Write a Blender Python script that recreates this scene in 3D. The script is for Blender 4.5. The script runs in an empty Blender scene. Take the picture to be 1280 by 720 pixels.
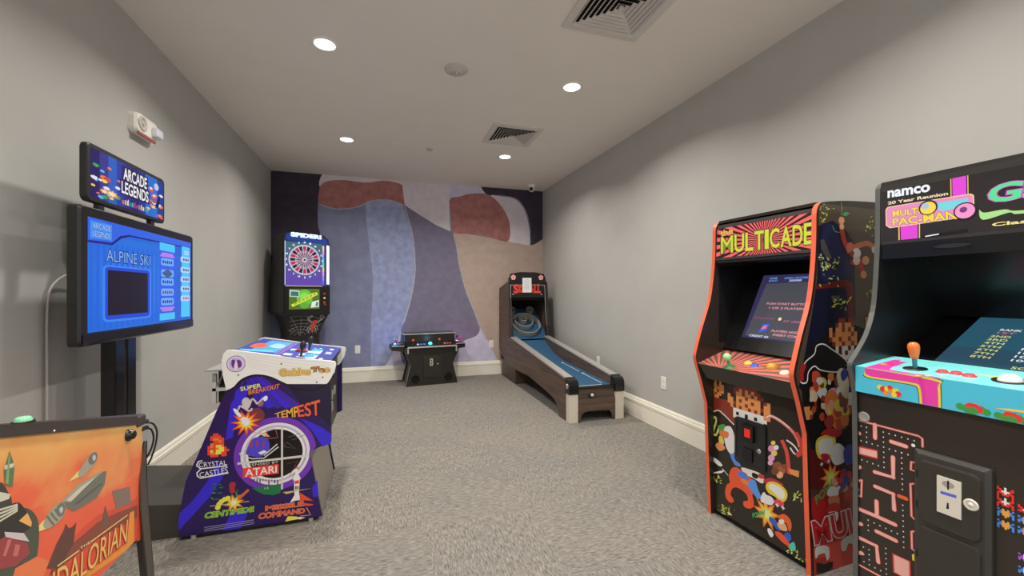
import bpy, bmesh, math, random
from mathutils import Vector, Matrix
random.seed(7)
scene = bpy.context.scene
COL = scene.collection
# ------------------------------------------------------------------ camera, world, exposure
F_PX, CX, CY, EYE = 520.0, 640.0, 366.0, 1.29
YAW = math.atan(161.0 / F_PX)
cam_d = bpy.data.cameras.new('camera')
cam = bpy.data.objects.new('camera', cam_d)
COL.objects.link(cam)
cam.location = (0, 0, EYE)
cam.rotation_euler = (math.pi / 2, 0, -YAW)
cam_d.sensor_width = 36.0
cam_d.lens = F_PX / 1280 * 36
cam_d.shift_y = (CY - 360.0) / 1280
cam_d.clip_start = 0.02
scene.camera = cam
vs = scene.view_settings
vs.view_transform = 'Standard'
vs.look = 'None'
vs.gamma = 1.0
vs.exposure = 0.0
vs.use_curve_mapping = False
world = bpy.data.worlds.new('world')
scene.world = world
world.use_nodes = True
wb = world.node_tree.nodes['Background']
wb.inputs[0].default_value = (0.97, 0.98, 1.0, 1)
wb.inputs[1].default_value = 0.95  # added ambient fill; the rear wall is left out to let it in
LAMP_W = 21.0
K = 0.72          # how bright a white card reads in the photograph's room
XL, XR, YB, YF, HC = -1.465, 2.51, 6.40, -1.2, 2.96

# ------------------------------------------------------------------ helpers
cth, sth = math.cos(YAW), math.sin(YAW)
def ray(x, y):
    X = (x - CX) / F_PX
    return Vector((X * cth + sth, -X * sth + cth, (CY - y) / F_PX))
EYEV = Vector((0, 0, EYE))
def lin(v):
    v /= 255.0
    return v / 12.92 if v <= 0.04045 else ((v + 0.055) / 1.055) ** 2.4
MATS = {}
def mat(rgb, rough=0.5, metal=0.0, emit=0.0, k=None, spec=0.5, coat=0.0):
    """material from a colour seen in the photograph (sRGB 0-255)"""
    key = (rgb, rough, metal, emit, k, spec, coat)
    if key in MATS:
        return MATS[key]
    m = bpy.data.materials.new('surface')
    m.use_nodes = True
    b = m.node_tree.nodes['Principled BSDF']
    kk = K if k is None else k
    c = [min(0.92, lin(v) / kk) for v in rgb] + [1]
    if emit > 0:
        e = [lin(v) for v in rgb] + [1]
        b.inputs['Emission Color'].default_value = e
        b.inputs['Emission Strength'].default_value = emit
        c = [v * 0.25 for v in e[:3]] + [1]
    b.inputs['Base Color'].default_value = c
    b.inputs['Roughness'].default_value = rough
    b.inputs['Metallic'].default_value = metal
    b.inputs['Specular IOR Level'].default_value = spec
    b.inputs['Coat Weight'].default_value = coat
    MATS[key] = m
    return m
def nodes_of(m):
    return m.node_tree.nodes, m.node_tree.links
def noisy(rgb1, rgb2, scale=(4, 4, 4), detail=4, rough=0.7, k=None, bump=0.0, lo=0.35, hi=0.65):
    """two-tone procedural material driven by stretched noise"""
    m = bpy.data.materials.new('surface')
    m.use_nodes = True
    n, l = nodes_of(m)
    b = n['Principled BSDF']
    kk = K if k is None else k
    tc = n.new('ShaderNodeNewGeometry')
    mp = n.new('ShaderNodeMapping')
    mp.inputs['Scale'].default_value = scale
    l.new(tc.outputs['Position'], mp.inputs['Vector'])
    ns = n.new('ShaderNodeTexNoise')
    ns.inputs['Scale'].default_value = 1.0
    ns.inputs['Detail'].default_value = detail
    l.new(mp.outputs[0], ns.inputs['Vector'])
    cr = n.new('ShaderNodeValToRGB')
    cr.color_ramp.elements[0].position = lo
    cr.color_ramp.elements[1].position = hi
    cr.color_ramp.elements[0].color = [min(.92, lin(v) / kk) for v in rgb1] + [1]
    cr.color_ramp.elements[1].color = [min(.92, lin(v) / kk) for v in rgb2] + [1]
    l.new(ns.outputs[0], cr.inputs[0])
    l.new(cr.outputs[0], b.inputs['Base Color'])
    b.inputs['Roughness'].default_value = rough
    if bump:
        bp = n.new('ShaderNodeBump')
        bp.inputs['Strength'].default_value = bump
        bp.inputs['Distance'].default_value = 0.003
        l.new(ns.outputs[0], bp.inputs['Height'])
        l.new(bp.outputs[0], b.inputs['Normal'])
    return m

def smooth(pts, n=5, closed=True):
    out = []
    N = len(pts)
    rng = range(N) if closed else range(N - 1)
    for i in rng:
        if closed:
            p0, p1, p2, p3 = pts[i - 1], pts[i], pts[(i + 1) % N], pts[(i + 2) % N]
        else:
            p0, p1, p2, p3 = pts[max(i - 1, 0)], pts[i], pts[i + 1], pts[min(i + 2, N - 1)]
        for k in range(n):
            t = k / n
            out.append(tuple(0.5 * ((2 * b) + (-a + c) * t + (2 * a - 5 * b + 4 * c - d) * t * t + (-a + 3 * b - 3 * c + d) * t ** 3)
                             for a, b, c, d in zip(p0, p1, p2, p3)))
    if not closed:
        out.append(tuple(pts[-1]))
    return out
def clip(poly, conv):
    """Sutherland-Hodgman against a convex polygon"""
    ar = sum(conv[i][0] * conv[(i + 1) % len(conv)][1] - conv[(i + 1) % len(conv)][0] * conv[i][1] for i in range(len(conv)))
    if ar < 0:
        conv = conv[::-1]
    out = list(poly)
    for i in range(len(conv)):
        a, b = conv[i], conv[(i + 1) % len(conv)]
        inp, out = out, []
        def side(p):
            return (b[0] - a[0]) * (p[1] - a[1]) - (b[1] - a[1]) * (p[0] - a[0])
        for j in range(len(inp)):
            p, q = inp[j - 1], inp[j]
            sp, sq = side(p), side(q)
            if (sp >= 0) != (sq >= 0):
                t = sp / (sp - sq)
                out.append((p[0] + t * (q[0] - p[0]), p[1] + t * (q[1] - p[1])))
            if sq >= 0:
                out.append(q)
        if not out:
            return []
    return out
def Zm(ox, oy, s):
    return lambda *pts: [(ox + x / s, oy + y / s) for x, y in pts]
def circ(cx, cy, r, n=40, ry=None):
    ry = r if ry is None else ry
    return [(cx + r * math.cos(2 * math.pi * i / n), cy + ry * math.sin(2 * math.pi * i / n)) for i in range(n)]
def starp(cx, cy, r1, r2, n, rot=0.0, jit=0.0):
    out = []
    for i in range(2 * n):
        r = (r1 if i % 2 == 0 else r2) * (1 + random.uniform(-jit, jit))
        a = rot + math.pi * i / n
        out.append((cx + r * math.cos(a), cy + r * math.sin(a)))
    return out
def rrect(x0, y0, x1, y1, r, n=5):
    out = []
    for cx, cy, a0 in ((x1 - r, y1 - r, 0), (x0 + r, y1 - r, 90), (x0 + r, y0 + r, 180), (x1 - r, y0 + r, 270)):
        for i in range(n + 1):
            a = math.radians(a0 + 90 * i / n)
            out.append((cx + r * math.cos(a), cy + r * math.sin(a)))
    return out

GL = {}
def glyphs(s, off):
    if (s, off) in GL:
        return GL[(s, off)]
    c = bpy.data.curves.new('lettering', 'FONT')
    c.body = s
    c.offset = off
    c.resolution_u = 3
    o = bpy.data.objects.new('lettering', c)
    COL.objects.link(o)
    dg = bpy.context.evaluated_depsgraph_get()
    dg.update()
    me = bpy.data.meshes.new_from_object(o.evaluated_get(dg))
    vs_ = [(v.co.x, v.co.y) for v in me.vertices]
    fs = [tuple(p.vertices) for p in me.polygons]
    bpy.data.objects.remove(o)
    bpy.data.curves.remove(c)
    bpy.data.meshes.remove(me)
    GL[(s, off)] = (vs_, fs)
    return GL[(s, off)]

class Face:
    """a flat side of a thing, in the thing's own coordinates; px() reads where a point of the photograph meets it"""
    def __init__(s, M, o, e1, e2):
        s.M = M
        s.o = Vector(o); s.e1 = Vector(e1).normalized(); s.e2 = Vector(e2).normalized()
        s.n = s.e1.cross(s.e2)
    def p(s, a, b, h=0.0):
        return s.o + s.e1 * a + s.e2 * b + s.n * h
    def uv(s, x, y):
        Mi = s.M.inverted()
        o = Mi @ EYEV
        d = Mi.to_3x3() @ ray(x, y)
        t = (s.o - o).dot(s.n) / d.dot(s.n)
        q = o + d * t - s.o
        return (q.dot(s.e1), q.dot(s.e2))
    def px(s, pts):
        return [s.uv(x, y) for x, y in pts]

LAY = 0.00012
class MB:
    def __init__(s):
        s.bm = bmesh.new(); s.mats = []; s.seq = 0
    def mi(s, m):
        if m not in s.mats:
            s.mats.append(m)
        return s.mats.index(m)
    def face(s, pts, m, sm=False):
        try:
            f = s.bm.faces.new([s.bm.verts.new(p) for p in pts])
        except ValueError:
            return None
        f.material_index = s.mi(m); f.smooth = sm
        return f
    def box(s, x0, x1, y0, y1, z0, z1, m, b=0.0):
        r = bmesh.ops.create_cube(s.bm, size=1.0)
        for v in r['verts']:
            v.co = Vector(((x0 + x1) / 2 + v.co.x * (x1 - x0), (y0 + y1) / 2 + v.co.y * (y1 - y0), (z0 + z1) / 2 + v.co.z * (z1 - z0)))
        fs = {f for v in r['verts'] for f in v.link_faces}
        for f in fs:
            f.material_index = s.mi(m)
        if b > 0:
            es = list({e for v in r['verts'] for e in v.link_edges})
            rr = bmesh.ops.bevel(s.bm, geom=es, offset=b, segments=2, affect='EDGES', profile=0.5)
            for f in rr['faces']:
                f.material_index = s.mi(m)
    def prism(s, pts, vec, m, me=None, cap=True):
        me = me or m
        vec = Vector(vec)
        a = [s.bm.verts.new(p) for p in pts]
        b = [s.bm.verts.new(Vector(p) + vec) for p in pts]
        n = len(pts)
        if cap:
            f = s.bm.faces.new(a); f.material_index = s.mi(m)
            f = s.bm.faces.new(b[::-1]); f.material_index = s.mi(m)
        for i in range(n):
            f = s.bm.faces.new([a[i], b[i], b[(i + 1) % n], a[(i + 1) % n]])
            f.material_index = s.mi(me)
    def ring(s, c, axis, r, n):
        axis = Vector(axis).normalized()
        t = Vector((0, 0, 1)) if abs(axis.z) < 0.9 else Vector((1, 0, 0))
        u = axis.cross(t).normalized(); w = axis.cross(u)
        return [Vector(c) + (u * math.cos(2 * math.pi * i / n) + w * math.sin(2 * math.pi * i / n)) * r for i in range(n)]
    def lathe(s, o, axis, prof, m, n=24, smooth_=True, cap=True):
        """prof: list of (radius, height along axis)"""
        o = Vector(o); axis = Vector(axis).normalized()
        rings = []
        for r, h in prof:
            rings.append([s.bm.verts.new(p) for p in s.ring(o + axis * h, axis, max(r, 1e-4), n)])
        for a, b in zip(rings, rings[1:]):
            for i in range(n):
                f = s.bm.faces.new([a[i], a[(i + 1) % n], b[(i + 1) % n], b[i]])
                f.material_index = s.mi(m); f.smooth = smooth_
        if cap:
            for (r, h), rg in ((prof[0], rings[0]), (prof[-1], rings[-1])):
                if r > 2e-4:
                    s.face([v.co.copy() for v in rg], m)
    def cyl(s, p0, p1, r, m, n=20, r1=None):
        p0, p1 = Vector(p0), Vector(p1)
        s.lathe(p0, p1 - p0, [(r, 0), (r if r1 is None else r1, (p1 - p0).length)], m, n)
    def ball(s, c, r, m, n=16, sc=(1, 1, 1)):
        rr = bmesh.ops.create_uvsphere(s.bm, u_segments=n, v_segments=max(8, n // 2), radius=r)
        for v in rr['verts']:
            v.co = Vector(c) + Vector((v.co.x * sc[0], v.co.y * sc[1], v.co.z * sc[2]))
        for f in {f for v in rr['verts'] for f in v.link_faces}:
            f.material_index = s.mi(m); f.smooth = True
    def tube(s, pts, r, m, n=8):
        pts = [Vector(p) for p in pts]
        rings = []
        for i, p in enumerate(pts):
            d = (pts[min(i + 1, len(pts) - 1)] - pts[max(i - 1, 0)])
            rings.append([s.bm.verts.new(q) for q in s.ring(p, d, r, n)])
        for a, b in zip(rings, rings[1:]):
            # align ring starts
            k = min(range(n), key=lambda j: (a[0].co - b[j].co).length)
            for i in range(n):
                f = s.bm.faces.new([a[i], a[(i + 1) % n], b[(i + 1 + k) % n], b[(i + k) % n]])
                f.material_index = s.mi(m); f.smooth = True
        for rg in (rings[0], rings[-1]):
            s.face([v.co.copy() for v in rg], m)
    def loft(s, rings, m, cap=True, sm=False):
        R = [[s.bm.verts.new(p) for p in r] for r in rings]
        n = len(R[0])
        for a, b in zip(R, R[1:]):
            for i in range(n):
                f = s.bm.faces.new([a[i], a[(i + 1) % n], b[(i + 1) % n], b[i]])
                f.material_index = s.mi(m); f.smooth = sm
        if cap:
            for rg in (R[0], R[-1]):
                s.face([v.co.copy() for v in rg], m)
    # ---- printing on a Face
    def flat(s, fc, uvs, lay, m):
        if len(uvs) > 2:
            h = s.lift(lay)
            s.face([fc.p(a, b, h) for a, b in uvs], m)
    def lift(s, lay):
        s.seq += 1
        return lay * LAY + s.seq * 5e-6
    def panel(s, fc, uvs, th, m, me=None):
        s.prism([fc.p(a, b) for a, b in uvs], -fc.n * th, m, me)
    def stroke(s, fc, uvs, w, lay, m, closed=False):
        pts = list(uvs) + ([uvs[0]] if closed else [])
        L, R = [], []
        n = len(pts)
        for i in range(n):
            if closed:
                a = pts[i - 1] if i > 0 else pts[n - 2]
                b = pts[i + 1] if i < n - 1 else pts[1]
            else:
                a = pts[max(i - 1, 0)]; b = pts[min(i + 1, n - 1)]
            dx, dy = b[0] - a[0], b[1] - a[1]
            q = math.hypot(dx, dy) or 1
            nx, ny = -dy / q * w / 2, dx / q * w / 2
            L.append((pts[i][0] + nx, pts[i][1] + ny)); R.append((pts[i][0] - nx, pts[i][1] - ny))
        h = s.lift(lay)
        for i in range(n - 1):
            s.face([fc.p(*L[i], h), fc.p(*L[i + 1], h), fc.p(*R[i + 1], h), fc.p(*R[i], h)], m)
    def text(s, fc, st, quad, lay, m, off=0.0, uv=False):
        """lettering stretched over a quad (top-left, top-right, bottom-right, bottom-left)"""
        q = quad if uv else fc.px(quad)
        base, _ = glyphs(st, 0.0)
        vs_, fs = glyphs(st, off)
        x0 = min(v[0] for v in base); x1 = max(v[0] for v in base)
        y0 = min(v[1] for v in base); y1 = max(v[1] for v in base)
        P = []
        h = s.lift(lay)
        # letters that touch each other get a hair of difference in height
        par = list(range(len(vs_)))
        def find(i):
            while par[i] != i:
                par[i] = par[par[i]]; i = par[i]
            return i
        for f in fs:
            for i in f[1:]:
                par[find(i)] = find(f[0])
        roots = {}
        for i in range(len(vs_)):
            roots.setdefault(find(i), len(roots))
        for i, (x, y) in enumerate(vs_):
            a = (x - x0) / (x1 - x0); b = (y - y0) / max(y1 - y0, 1e-6)
            u = (1 - a) * (1 - b) * q[3][0] + a * (1 - b) * q[2][0] + a * b * q[1][0] + (1 - a) * b * q[0][0]
            v = (1 - a) * (1 - b) * q[3][1] + a * (1 - b) * q[2][1] + a * b * q[1][1] + (1 - a) * b * q[0][1]
            P.append(s.bm.verts.new(fc.p(u, v, h + roots[find(i)] * 1.2e-5)))
        for f in fs:
            try:
                g = s.bm.faces.new([P[i] for i in f]); g.material_index = s.mi(m)
            except ValueError:
                pass
    def build(s, name, parent=None, norm=True):
        if norm:
            bmesh.ops.recalc_face_normals(s.bm, faces=s.bm.faces[:])
        me = bpy.data.meshes.new(name)
        s.bm.to_mesh(me); s.bm.free()
        for m in s.mats:
            me.materials.append(m)
        o = bpy.data.objects.new(name, me)
        COL.objects.link(o)
        if parent is not None:
            o.parent = parent
        return o

def frame(o, U=(1, 0, 0)):
    U = Vector(U).normalized()
    W = Vector((-U.y, U.x, 0))
    M = Matrix.Identity(4)
    for i in range(3):
        M[i][0] = U[i]; M[i][1] = W[i]; M[i][3] = o[i]
    M[2][2] = 1; M[0][2] = M[1][2] = 0; M[2][0] = M[2][1] = 0
    return M
def tag(o, label, cat, group=None):
    o['label'] = label; o['category'] = cat
    if group:
        o['group'] = group
    return o
def thing(name, label, cat, M, group=None):
    o = bpy.data.objects.new(name, None)
    COL.objects.link(o)
    o.empty_display_size = 0.1
    o.matrix_world = M
    return tag(o, label, cat, group)
def struct(o):
    o['kind'] = 'structure'
    return o
def copy_tree(o, parent=None):
    c = o.copy(); COL.objects.link(c)
    if parent is not None:
        c.parent = parent
    for ch in list(o.children):
        copy_tree(ch, c)
    return c

BLACK = mat((26, 25, 24), 0.45)
BLACKG = mat((16, 16, 17), 0.22)
MATT = mat((20, 19, 18), 0.8, spec=0.2)
CHROME = mat((205, 203, 200), 0.25, 0.9, k=1.0)
STEEL = mat((175, 172, 168), 0.4, 0.5, k=0.8)
WHITE = mat((215, 210, 200), 0.5)
DARKLINE = mat((12, 12, 12), 0.6)

# ------------------------------------------------------------------ room
WALL = noisy((151, 150, 146), (154, 153, 149), (3, 3, 3), 2, 0.6, k=0.62)
CEIL = noisy((217, 210, 200), (219, 212, 202), (3, 3, 3), 2, 0.8, k=0.80)
TRIM = mat((216, 208, 194), 0.4)
def carpet():
    m = bpy.data.materials.new('surface'); m.use_nodes = True
    n, l = nodes_of(m)
    b = n['Principled BSDF']
    g = n.new('ShaderNodeNewGeometry')
    off = n.new('ShaderNodeVectorMath'); off.operation = 'ADD'; off.inputs[1].default_value = (-0.222 + 6.1, -2.94 + 6.1, 0)
    l.new(g.outputs['Position'], off.inputs[0])
    ck = n.new('ShaderNodeTexChecker'); ck.inputs['Scale'].default_value = 1 / 0.61
    l.new(off.outputs[0], ck.inputs['Vector'])
    def grain(sc, det):
        mp = n.new('ShaderNodeMapping'); mp.inputs['Scale'].default_value = sc
        l.new(off.outputs[0], mp.inputs['Vector'])
        t = n.new('ShaderNodeTexNoise'); t.inputs['Scale'].default_value = 1; t.inputs['Detail'].default_value = det; t.inputs['Roughness'].default_value = 0.6
        l.new(mp.outputs[0], t.inputs['Vector'])
        return t.outputs[0]
    def mixf(a, bb, f):
        x = n.new('ShaderNodeMix'); x.data_type = 'FLOAT'
        if isinstance(f, float): x.inputs[0].default_value = f
        else: l.new(f, x.inputs[0])
        l.new(a, x.inputs[2]); l.new(bb, x.inputs[3])
        return x.outputs[0]
    ga = mixf(grain((260, 28, 1), 3), grain((90, 14, 1), 2), 0.28)
    gb = mixf(grain((28, 260, 1), 3), grain((14, 90, 1), 2), 0.28)
    gr = mixf(ga, gb, ck.outputs['Fac'])
    cr = n.new('ShaderNodeValToRGB')
    e = cr.color_ramp.elements
    e[0].position = 0.33; e[1].position = 0.67
    e[0].color = [lin(v) / 1.30 for v in (96, 94, 90)] + [1]
    e[1].color = [min(.9, lin(v) / 1.30) for v in (196, 190, 180)] + [1]
    k = e.new(0.5); k.color = [lin(v) / 1.30 for v in (152, 147, 139)] + [1]
    l.new(gr, cr.inputs[0])
    # slow tint drift from tile to tile
    big = grain((1.3, 1.7, 1), 1)
    cr2 = n.new('ShaderNodeValToRGB')
    cr2.color_ramp.elements[0].position = 0.4; cr2.color_ramp.elements[1].position = 0.6
    cr2.color_ramp.elements[0].color = (0.93, 0.94, 0.95, 1); cr2.color_ramp.elements[1].color = (1.0, 0.985, 0.96, 1)
    l.new(big, cr2.inputs[0])
    mx = n.new('ShaderNodeMix'); mx.data_type = 'RGBA'; mx.blend_type = 'MULTIPLY'; mx.inputs[0].default_value = 1
    l.new(cr.outputs[0], mx.inputs[6]); l.new(cr2.outputs[0], mx.inputs[7])
    l.new(mx.outputs[2], b.inputs['Base Color'])
    b.inputs['Roughness'].default_value = 0.95
    b.inputs['Specular IOR Level'].default_value = 0.15
    bp = n.new('ShaderNodeBump'); bp.inputs['Strength'].default_value = 0.5; bp.inputs['Distance'].default_value = 0.004
    l.new(gr, bp.inputs['Height']); l.new(bp.outputs[0], b.inputs['Normal'])
    return m
b = MB(); b.box(XL - .15, XR + .15, YF, YB + .15, -0.1, 0, carpet()); struct(b.build('floor'))
b = MB(); b.box(XL - .15, XR + .15, YF, YB + .15, HC, HC + .12, CEIL); struct(b.build('ceiling'))
b = MB(); b.box(XL - .15, XL, YF, YB + .15, 0, HC, WALL); struct(b.build('wall_left'))
b = MB(); b.box(XR, XR + .15, YF, YB + .15, 0, HC, WALL); struct(b.build('wall_right'))
# back wall with its wallpaper mural
def linen(rgb, amt=10, sc=9):
    lo_ = tuple(max(0, v - amt) for v in rgb); hi_ = tuple(min(255, v + amt) for v in rgb)
    return noisy(lo_, hi_, (sc, 2, sc), 8, 0.75, bump=0.15)
WP_BLUE = linen((116, 120, 148), 6, 6); WP_LIGHT = linen((136, 144, 178), 9, 12); WP_MID = linen((110, 105, 126), 4)
WP_DARK = linen((50, 42, 56), 5); WP_RED = linen((152, 100, 97), 9, 10); WP_LAV = linen((194, 186, 194), 4)
WP_TAN = linen((168, 149, 138), 4); WP_PALE = linen((182, 178, 200), 6)
b = MB(); b.box(XL, XR, YB, YB + .15, 0, HC, WP_BLUE)
fw = Face(Matrix.Identity(4), (XL, YB, 0), (1, 0, 0), (0, 0, 1))
WR = [(0.0005, 0.0), (XR - XL - .0005, 0.0), (XR - XL - .0005, HC - .0005), (0.0005, HC - .0005)]
z = Zm(320, 180, 2.4)
def mural(pts, lay, m, n=6, sm=True):
    q = fw.px(pts)
    if sm: q = smooth(q, n)
    q = clip(q, WR)
    b.flat(fw, q, lay, m)
# the pale ground under the waving forms
mural(z((395, 655), (430, 575), (447, 520), (470, 440), (478, 360), (700, 350), (740, 500), (780, 760), (330, 760)), 1, WP_PALE)
mural(z((20, 40), (225, 60), (232, 90), (205, 112), (187, 170), (186, 240), (190, 300), (120, 420), (20, 430)), 1, WP_DARK)
mural(z((330, 180), (385, 170), (445, 185), (470, 270), (478, 360), (470, 440), (447, 520), (430, 575), (395, 655), (350, 700), (345, 560), (350, 400)), 2, WP_LIGHT)
mural(z((212, 80), (330, 70), (450, 80), (452, 150), (330, 150), (200, 140)), 2, WP_LAV)
mural(z((202, 116), (260, 108), (330, 116), (385, 110), (437, 122), (447, 150), (446, 182), (400, 166), (350, 168), (300, 187), (240, 192), (192, 178), (188, 150)), 3, WP_RED)
mural(z((440, 184), (480, 205), (530, 238), (592, 264), (600, 310), (612, 380), (632, 450), (655, 505), (671, 548), (662, 574), (620, 592), (540, 640), (445, 660), (434, 570), (450, 520), (471, 440), (479, 360), (470, 265)), 3, WP_MID)
mural(z((437, 60), (580, 60), (581, 120), (580, 180), (583, 262), (540, 243), (487, 210), (446, 183), (440, 130)), 4, WP_LAV, sm=False)
mural(z((578, 70), (690, 70), (705, 150), (690, 175), (600, 190), (582, 170)), 3, WP_PALE)
mural(z((700, 160), (740, 158), (775, 165), (800, 190), (815, 230), (822, 303), (790, 305), (755, 295), (735, 240)), 4, WP_LAV)
mural(z((690, 100), (690, 150), (740, 154), (785, 166), (812, 205), (824, 260), (824, 304), (880, 306), (900, 200), (890, 90)), 3, WP_DARK)
mural(z((582, 166), (610, 158), (645, 149), (690, 150), (722, 170), (748, 205), (762, 245), (757, 291), (720, 286), (680, 275), (640, 270), (592, 264), (585, 215)), 5, WP_RED)
mural(z((594, 266), (640, 271), (700, 281), (760, 293), (824, 304), (900, 307), (900, 700), (740, 700), (722, 645), (700, 600), (672, 545), (655, 503), (633, 448), (613, 378), (601, 310)), 4, WP_TAN)
# dry-brush edges along the two big forms
BR = linen((158, 154, 168), 14, 40)
for ln in (z((445, 188), (468, 265), (477, 360), (469, 440), (447, 520)), z((601, 300), (613, 378), (633, 448), (655, 503), (671, 546), (690, 585)), z((192, 181), (240, 195), (300, 190), (350, 171), (400, 169), (444, 184))):
    b.stroke(fw, smooth(fw.px(ln), 6, False), 0.014, 6, BR)
struct(b.build('wall_back'))
# baseboards: tall board with a moulded cap
BP = [(0, 0), (0.016, 0), (0.016, 0.15), (0.020, 0.155), (0.020, 0.178), (0.014, 0.186), (0.012, 0.2), (0.006, 0.212), (0, 0.214)]
def board(name, p0, d, nrm, L):
    b = MB(); d = Vector(d); nrm = Vector(nrm)
    b.prism([Vector(p0) + nrm * q + Vector((0, 0, h)) for q, h in BP], d * L, TRIM)
    return struct(b.build(name))
board('baseboard_left', (XL, YF, 0), (0, 1, 0), (1, 0, 0), YB - YF)
board('baseboard_right', (XR, YF, 0), (0, 1, 0), (-1, 0, 0), YB - YF)
board('baseboard_back', (XL, YB, 0), (1, 0, 0), (0, -1, 0), XR - XL)

# ------------------------------------------------------------------ ceiling fittings
LENS = mat((255, 250, 242), 0.5, emit=6.0)
def downlight(x, y, label):
    t = thing('ceiling_downlight', label, 'ceiling light', frame((x, y, HC)), 'recessed downlights')
    b = MB(); b.lathe((0, 0, 0), (0, 0, -1), [(0.088, 0), (0.088, 0.004), (0.076, 0.007), (0.066, 0.005), (0.065, 0.001)], WHITE, 32, cap=False)
    b.build('trim_ring', t)
    b = MB(); b.lathe((0, 0, 0), (0, 0, -1), [(0.064, 0.001), (0.064, 0.004)], LENS, 32); b.build('lens', t)
    ld = bpy.data.lights.new('lamp', 'AREA'); ld.shape = 'DISK'; ld.size = 0.13; ld.energy = LAMP_W; ld.color = (1.0, 0.95, 0.88); ld.spread = math.radians(145)
    lo = bpy.data.objects.new('lamp', ld); COL.objects.link(lo); lo.parent = t; lo.location = (0, 0, -0.012)
for x, y, lb in ((-0.375, 3.04, 'round lit recessed downlight at the left of the ceiling, the largest in view'),
                 (1.463, 3.08, 'round lit recessed downlight near the right wall, between the two air vents'),
                 (-0.38, 4.86, 'small round lit recessed downlight at the far left of the ceiling'),
                 (1.428, 4.90, 'small round lit recessed downlight just beyond the smaller square air vent'),
                 (-0.37, 1.20, 'recessed downlight in the left of the ceiling above the camera'),
                 (1.46, 1.20, 'recessed downlight in the right of the ceiling above the camera'),
                 (-0.37, -0.65, 'recessed downlight in the left of the ceiling behind the camera'),
                 (1.46, -0.65, 'recessed downlight in the right of the ceiling behind the camera')):
    downlight(x, y, lb)
VENTW = mat((196, 190, 182), 0.5, k=0.8)
def vent(x, y, label):
    t = thing('ceiling_vent', label, 'air vent', frame((x, y, HC)), 'square ceiling vents')
    b = MB()
    H = 0.262
    for a, c in ((H, 0.215),):
        o = [(-a, -a), (a, -a), (a, a), (-a, a)]; i = [(-c, -c), (c, -c), (c, c), (-c, c)]
        for k in range(4):
            k2 = (k + 1) % 4
            b.prism([Vector((*o[k], 0)), Vector((*o[k2], 0)), Vector((*i[k2], 0)), Vector((*i[k], 0))], (0, 0, -0.012), VENTW)
    b.build('frame', t)
    b = MB(); b.box(-.215, .215, -.215, .215, -0.0015, -0.0005, MATT); b.build('shade_backing', t)  # flat dark sheet; shade above the louvres is put into its colour
    b = MB()
    n = 7
    for k in range(n):
        r0 = 0.214 - k * 0.0295; r1 = r0 - 0.016
        # each louvre slopes down and outward; the gap behind it is dark
        for q in range(4):
            a0, a1 = math.radians(45 + 90 * q), math.radians(135 + 90 * q)
            s2 = math.sqrt(2)
            p = [Vector((r1 * s2 * math.cos(a0), r1 * s2 * math.sin(a0), -0.002)), Vector((r1 * s2 * math.cos(a1), r1 * s2 * math.sin(a1), -0.002)),
                 Vector((r0 * s2 * math.cos(a1), r0 * s2 * math.sin(a1), -0.014)), Vector((r0 * s2 * math.cos(a0), r0 * s2 * math.sin(a0), -0.014))]
            b.prism(p, (0, 0, -0.0015), VENTW)
    b.box(-.012, .012, -.012, .012, -.02, -.002, VENTW)
    b.build('louver', t)
vent(1.325, 2.13, 'large square louvred air vent cut by the top edge of the photo')
vent(1.305, 4.22, 'smaller looking square louvred air vent further down the ceiling')
t = thing('smoke_detector', 'round white smoke detector with a small nozzle on the ceiling between downlights', 'smoke detector', frame((0.52, 3.09, HC)))
GR = mat((188, 180, 172), 0.5, k=.8)
b = MB(); b.lathe((0, 0, 0), (0, 0, -1), [(0.085, 0), (0.085, 0.010), (0.072, 0.014), (0.066, 0.022), (0.03, 0.026)], GR, 36); b.build('housing', t)
b = MB(); b.lathe((0, -.012, -.025), (0, 0, -1), [(0.026, 0), (0.022, 0.005), (0.013, 0.007), (0.013, 0.016), (0.005, 0.019)], CHROME, 20); b.build('sensor', t)
b = MB(); b.box(-.042, -.014, .030, .040, -.0245, -.018, mat((150, 40, 30), .5)); b.build('marking', t)
b = MB(); b.lathe((0, 0, 0), (0, 0, -1), [(0.098, 0), (0.098, 0.004), (0.09, 0.007), (0.085, 0.004)], CEIL, 40); b.lathe((0, 0, -.004), (0, 0, -1), [(0.085, 0), (0.02, 0.003)], CEIL, 40)
o = b.build('ceiling_speaker'); o.location = (0.156, 4.90, HC); tag(o, 'flush round white speaker grille painted like the ceiling around it', 'speaker')
b = MB(); b.lathe((0, 0, 0), (0, 0, -1), [(0.04, 0), (0.04, 0.006), (0.034, 0.012), (0.034, 0.016)], GR, 28)
o = b.build('sprinkler_cover'); o.location = (0.514, 4.90, HC); tag(o, 'tiny round white sprinkler cap on the ceiling beside the round speaker grille', 'sprinkler')
t = thing('security_camera', 'small white dome camera with a black eye high in the far right corner', 'camera', frame((2.2, 6.08, HC)))
b = MB(); b.lathe((0, 0, 0), (0, 0, -1), [(0.062, 0), (0.062, 0.028), (0.05, 0.04)], WHITE, 28); b.build('base', t)
b = MB(); b.ball((0, 0, -.058), .046, WHITE, 20); b.build('housing', t)
b = MB(); b.ball((-.012, -.02, -.064), .032, BLACKG, 18); b.build('eye', t)

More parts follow.
